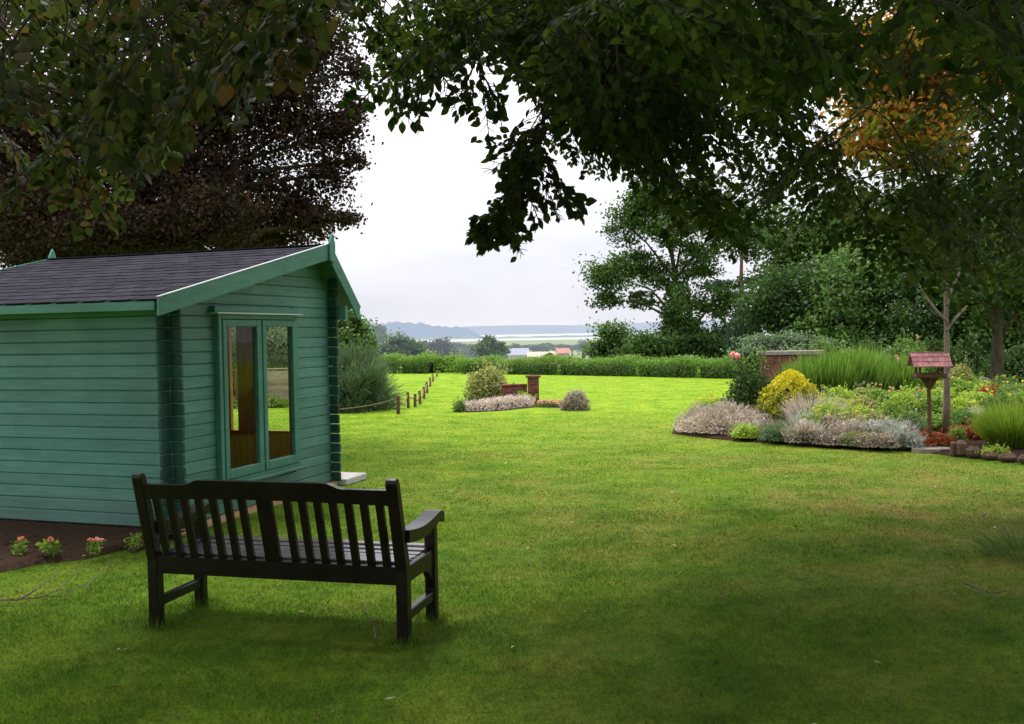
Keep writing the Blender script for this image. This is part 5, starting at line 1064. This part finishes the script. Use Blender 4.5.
OUT = [(340, 30), (360, 50), (385, 105), (405, 122), (428, 100), (445, 62), (470, 70), (500, 62), (520, 85), (535, 150), (560, 168), (600, 165), (622, 190), (645, 182), (665, 215), (690, 250), (715, 265), (745, 290), (790, 275), (830, 262), (870, 278), (905, 285), (940, 300), (975, 306), (1000, 330), (1060, 340)]
GAPS = ((895, 110, 80, 85, .93), (740, 135, 42, 25, .85), (785, 215, 48, 32, .85), (690, 190, 30, 20, .7), (985, 70, 30, 30, .8), (620, 110, 26, 16, .8), (850, 235, 30, 20, .7))
fill(bc, OUT, (600, 1090), (5.0, 10.5), 320, (-.05, .25, -.45), size=(.5, .95), seed=3, gaps=GAPS)
fill(bc, OUT, (500, 700), (4.4, 7.5), 130, (-.25, .3, -.45), size=(.5, .9), seed=4, gaps=GAPS)
fill(bc, OUT, (345, 600), (4.4, 7.0), 70, (-.3, .35, -.35), size=(.4, .7), seed=5, top=-20)
fill(bc, [(480, 30), (600, 70), (760, 140), (900, 150), (1060, 160)], (520, 1080), (2.4, 4.0), 40, (-.1, .3, -.35), size=(.4, .7), seed=6, gaps=GAPS)
# the long drooping branchlet left of centre
bc.limb([(.9, 4.9, 4.1), D(560, 60, 5.2), D(540, 140, 5.1), D(515, 195, 5.0), D(496, 225, 5.0), D(487, 250, 5.0)], .016, .003, 5)
bl_ = [(562, 70), (552, 105), (545, 135), (533, 160), (520, 185), (508, 207), (497, 226), (489, 246)]
for k in range(34):
    f = random.uniform(0, 1)**.9*(len(bl_)-1); i_ = min(int(f), len(bl_)-2); f -= i_; px = bl_[i_][0]*(1-f)+bl_[i_+1][0]*f; py = bl_[i_][1]*(1-f)+bl_[i_+1][1]*f; w_ = max(.16, .46-.045*(i_+f))
    bc.spray(D(px, py, 5.05+random.uniform(-.1, .1)), Vector((random.choice((-1, -1, 1))*random.uniform(.2, .9), random.uniform(-.4, .5), random.uniform(-1, -.25))), random.uniform(-1.2, 1.2), w_*random.uniform(.7, 1.1), keep=.5)
for px, py, sz, dx, dz in ((480, 72, .34, .1, -1), (472, 70, .24, -.3, -1), (486, 80, .22, .3, -1), (396, 62, .3, -.3, -.9), (408, 70, .34, -.4, -.8), (420, 72, .3, .1, -1), (388, 74, .26, -.7, -.6), (430, 60, .3, .4, -.9), (546, 172, .3, .6, -.6), (558, 182, .2, .7, -.6), (470, 40, .4, .2, -.8), (440, 30, .4, -.2, -.8)):
    bc.spray(D(px, py, 5.0+random.uniform(-.15, .15)), Vector((dx+random.uniform(-.4, .4), random.uniform(-.5, .5), dz)), random.uniform(-1.5, 1.5), sz, keep=.5)
# upper crown above and behind the camera: same tree, out of frame but shading the lawn
def roof_fill(cn, n, xr, yr, zr, seed, lscale=1.7, size=(1.2, 1.9), ok=lambda x, y, z: True):
    r = np.random.default_rng(seed); c = 0
    while c < n:
        x, y, z = r.uniform(*xr), r.uniform(*yr), r.uniform(*zr)
        if y > .3 and z < H+.40*y+.9: continue
        if not ok(x, y, z): continue
        a = r.uniform(0, 6.283); cn.spray((x, y, z), (math.sin(a), math.cos(a), -.2), r.uniform(-.3, .3), r.uniform(*size), False, lscale, vis=False); c += 1
roof_fill(bc, 760, (-4.5, 11), (-7, 11), (4.2, 9.5), 21, 2.0, ok=lambda x, y, z: y < 7.2+max(0, min(4, (x+1.5)*.9)))
roof_fill(bc, 330, (.5, 10), (-3, 10), (4.6, 9), 31, 2.0)
bc.finish(be, M_beech, M_bark)

# --- broad-leaved tree overhanging from the left
lc = Canopy(.086, .78); T1 = Vector((-5.6, 1.2, 0)); le = empty('overhanging_tree', T1, 0, 'broad leaved tree whose large dim leaves hang into the top left of the photo', 'tree')
lc.mb.tube([T1+Z*-.1, T1+Z*.4, T1+Z*1.8, T1+Vector((.1, .1, 3.4)), T1+Vector((.1, .2, 6.5))], [.42, .32, .28, .24, .10], 14)
lc.limb([T1+Z*2.7, (-4.6, 3.0, 4.0), (-3.4, 5.0, 4.2), (-2.3, 6.6, 3.9)], .12, .015)
lc.limb([T1+Z*2.5, (-5.2, 3.4, 3.7), (-4.3, 5.6, 3.8), (-3.6, 7.2, 3.4)], .11, .015)
lc.limb([T1+Z*3.3, (-4.2, 2.4, 5.0), (-2.4, 4.0, 5.2), (-1.2, 5.4, 4.6)], .11, .015)
lc.limb([T1+Z*3.6, (-6.4, -.6, 5.2), (-6.2, -2.8, 5.6)], .10, .02)
LO = [(-60, 235), (0, 228), (40, 205), (70, 225), (110, 250), (140, 225), (170, 190), (215, 150), (250, 130), (290, 95), (330, 60), (360, 30)]
fill(lc, LO, (-70, 330), (3.8, 7.2), 70, (.15, .25, -.5), size=(.4, .8), seed=9)
roof_fill(lc, 170, (-9, -2), (-5, 6), (4.2, 7.5), 22, 1.6)
lc.finish(le, M_lime, M_bark)
bpy.context.view_layer.update()
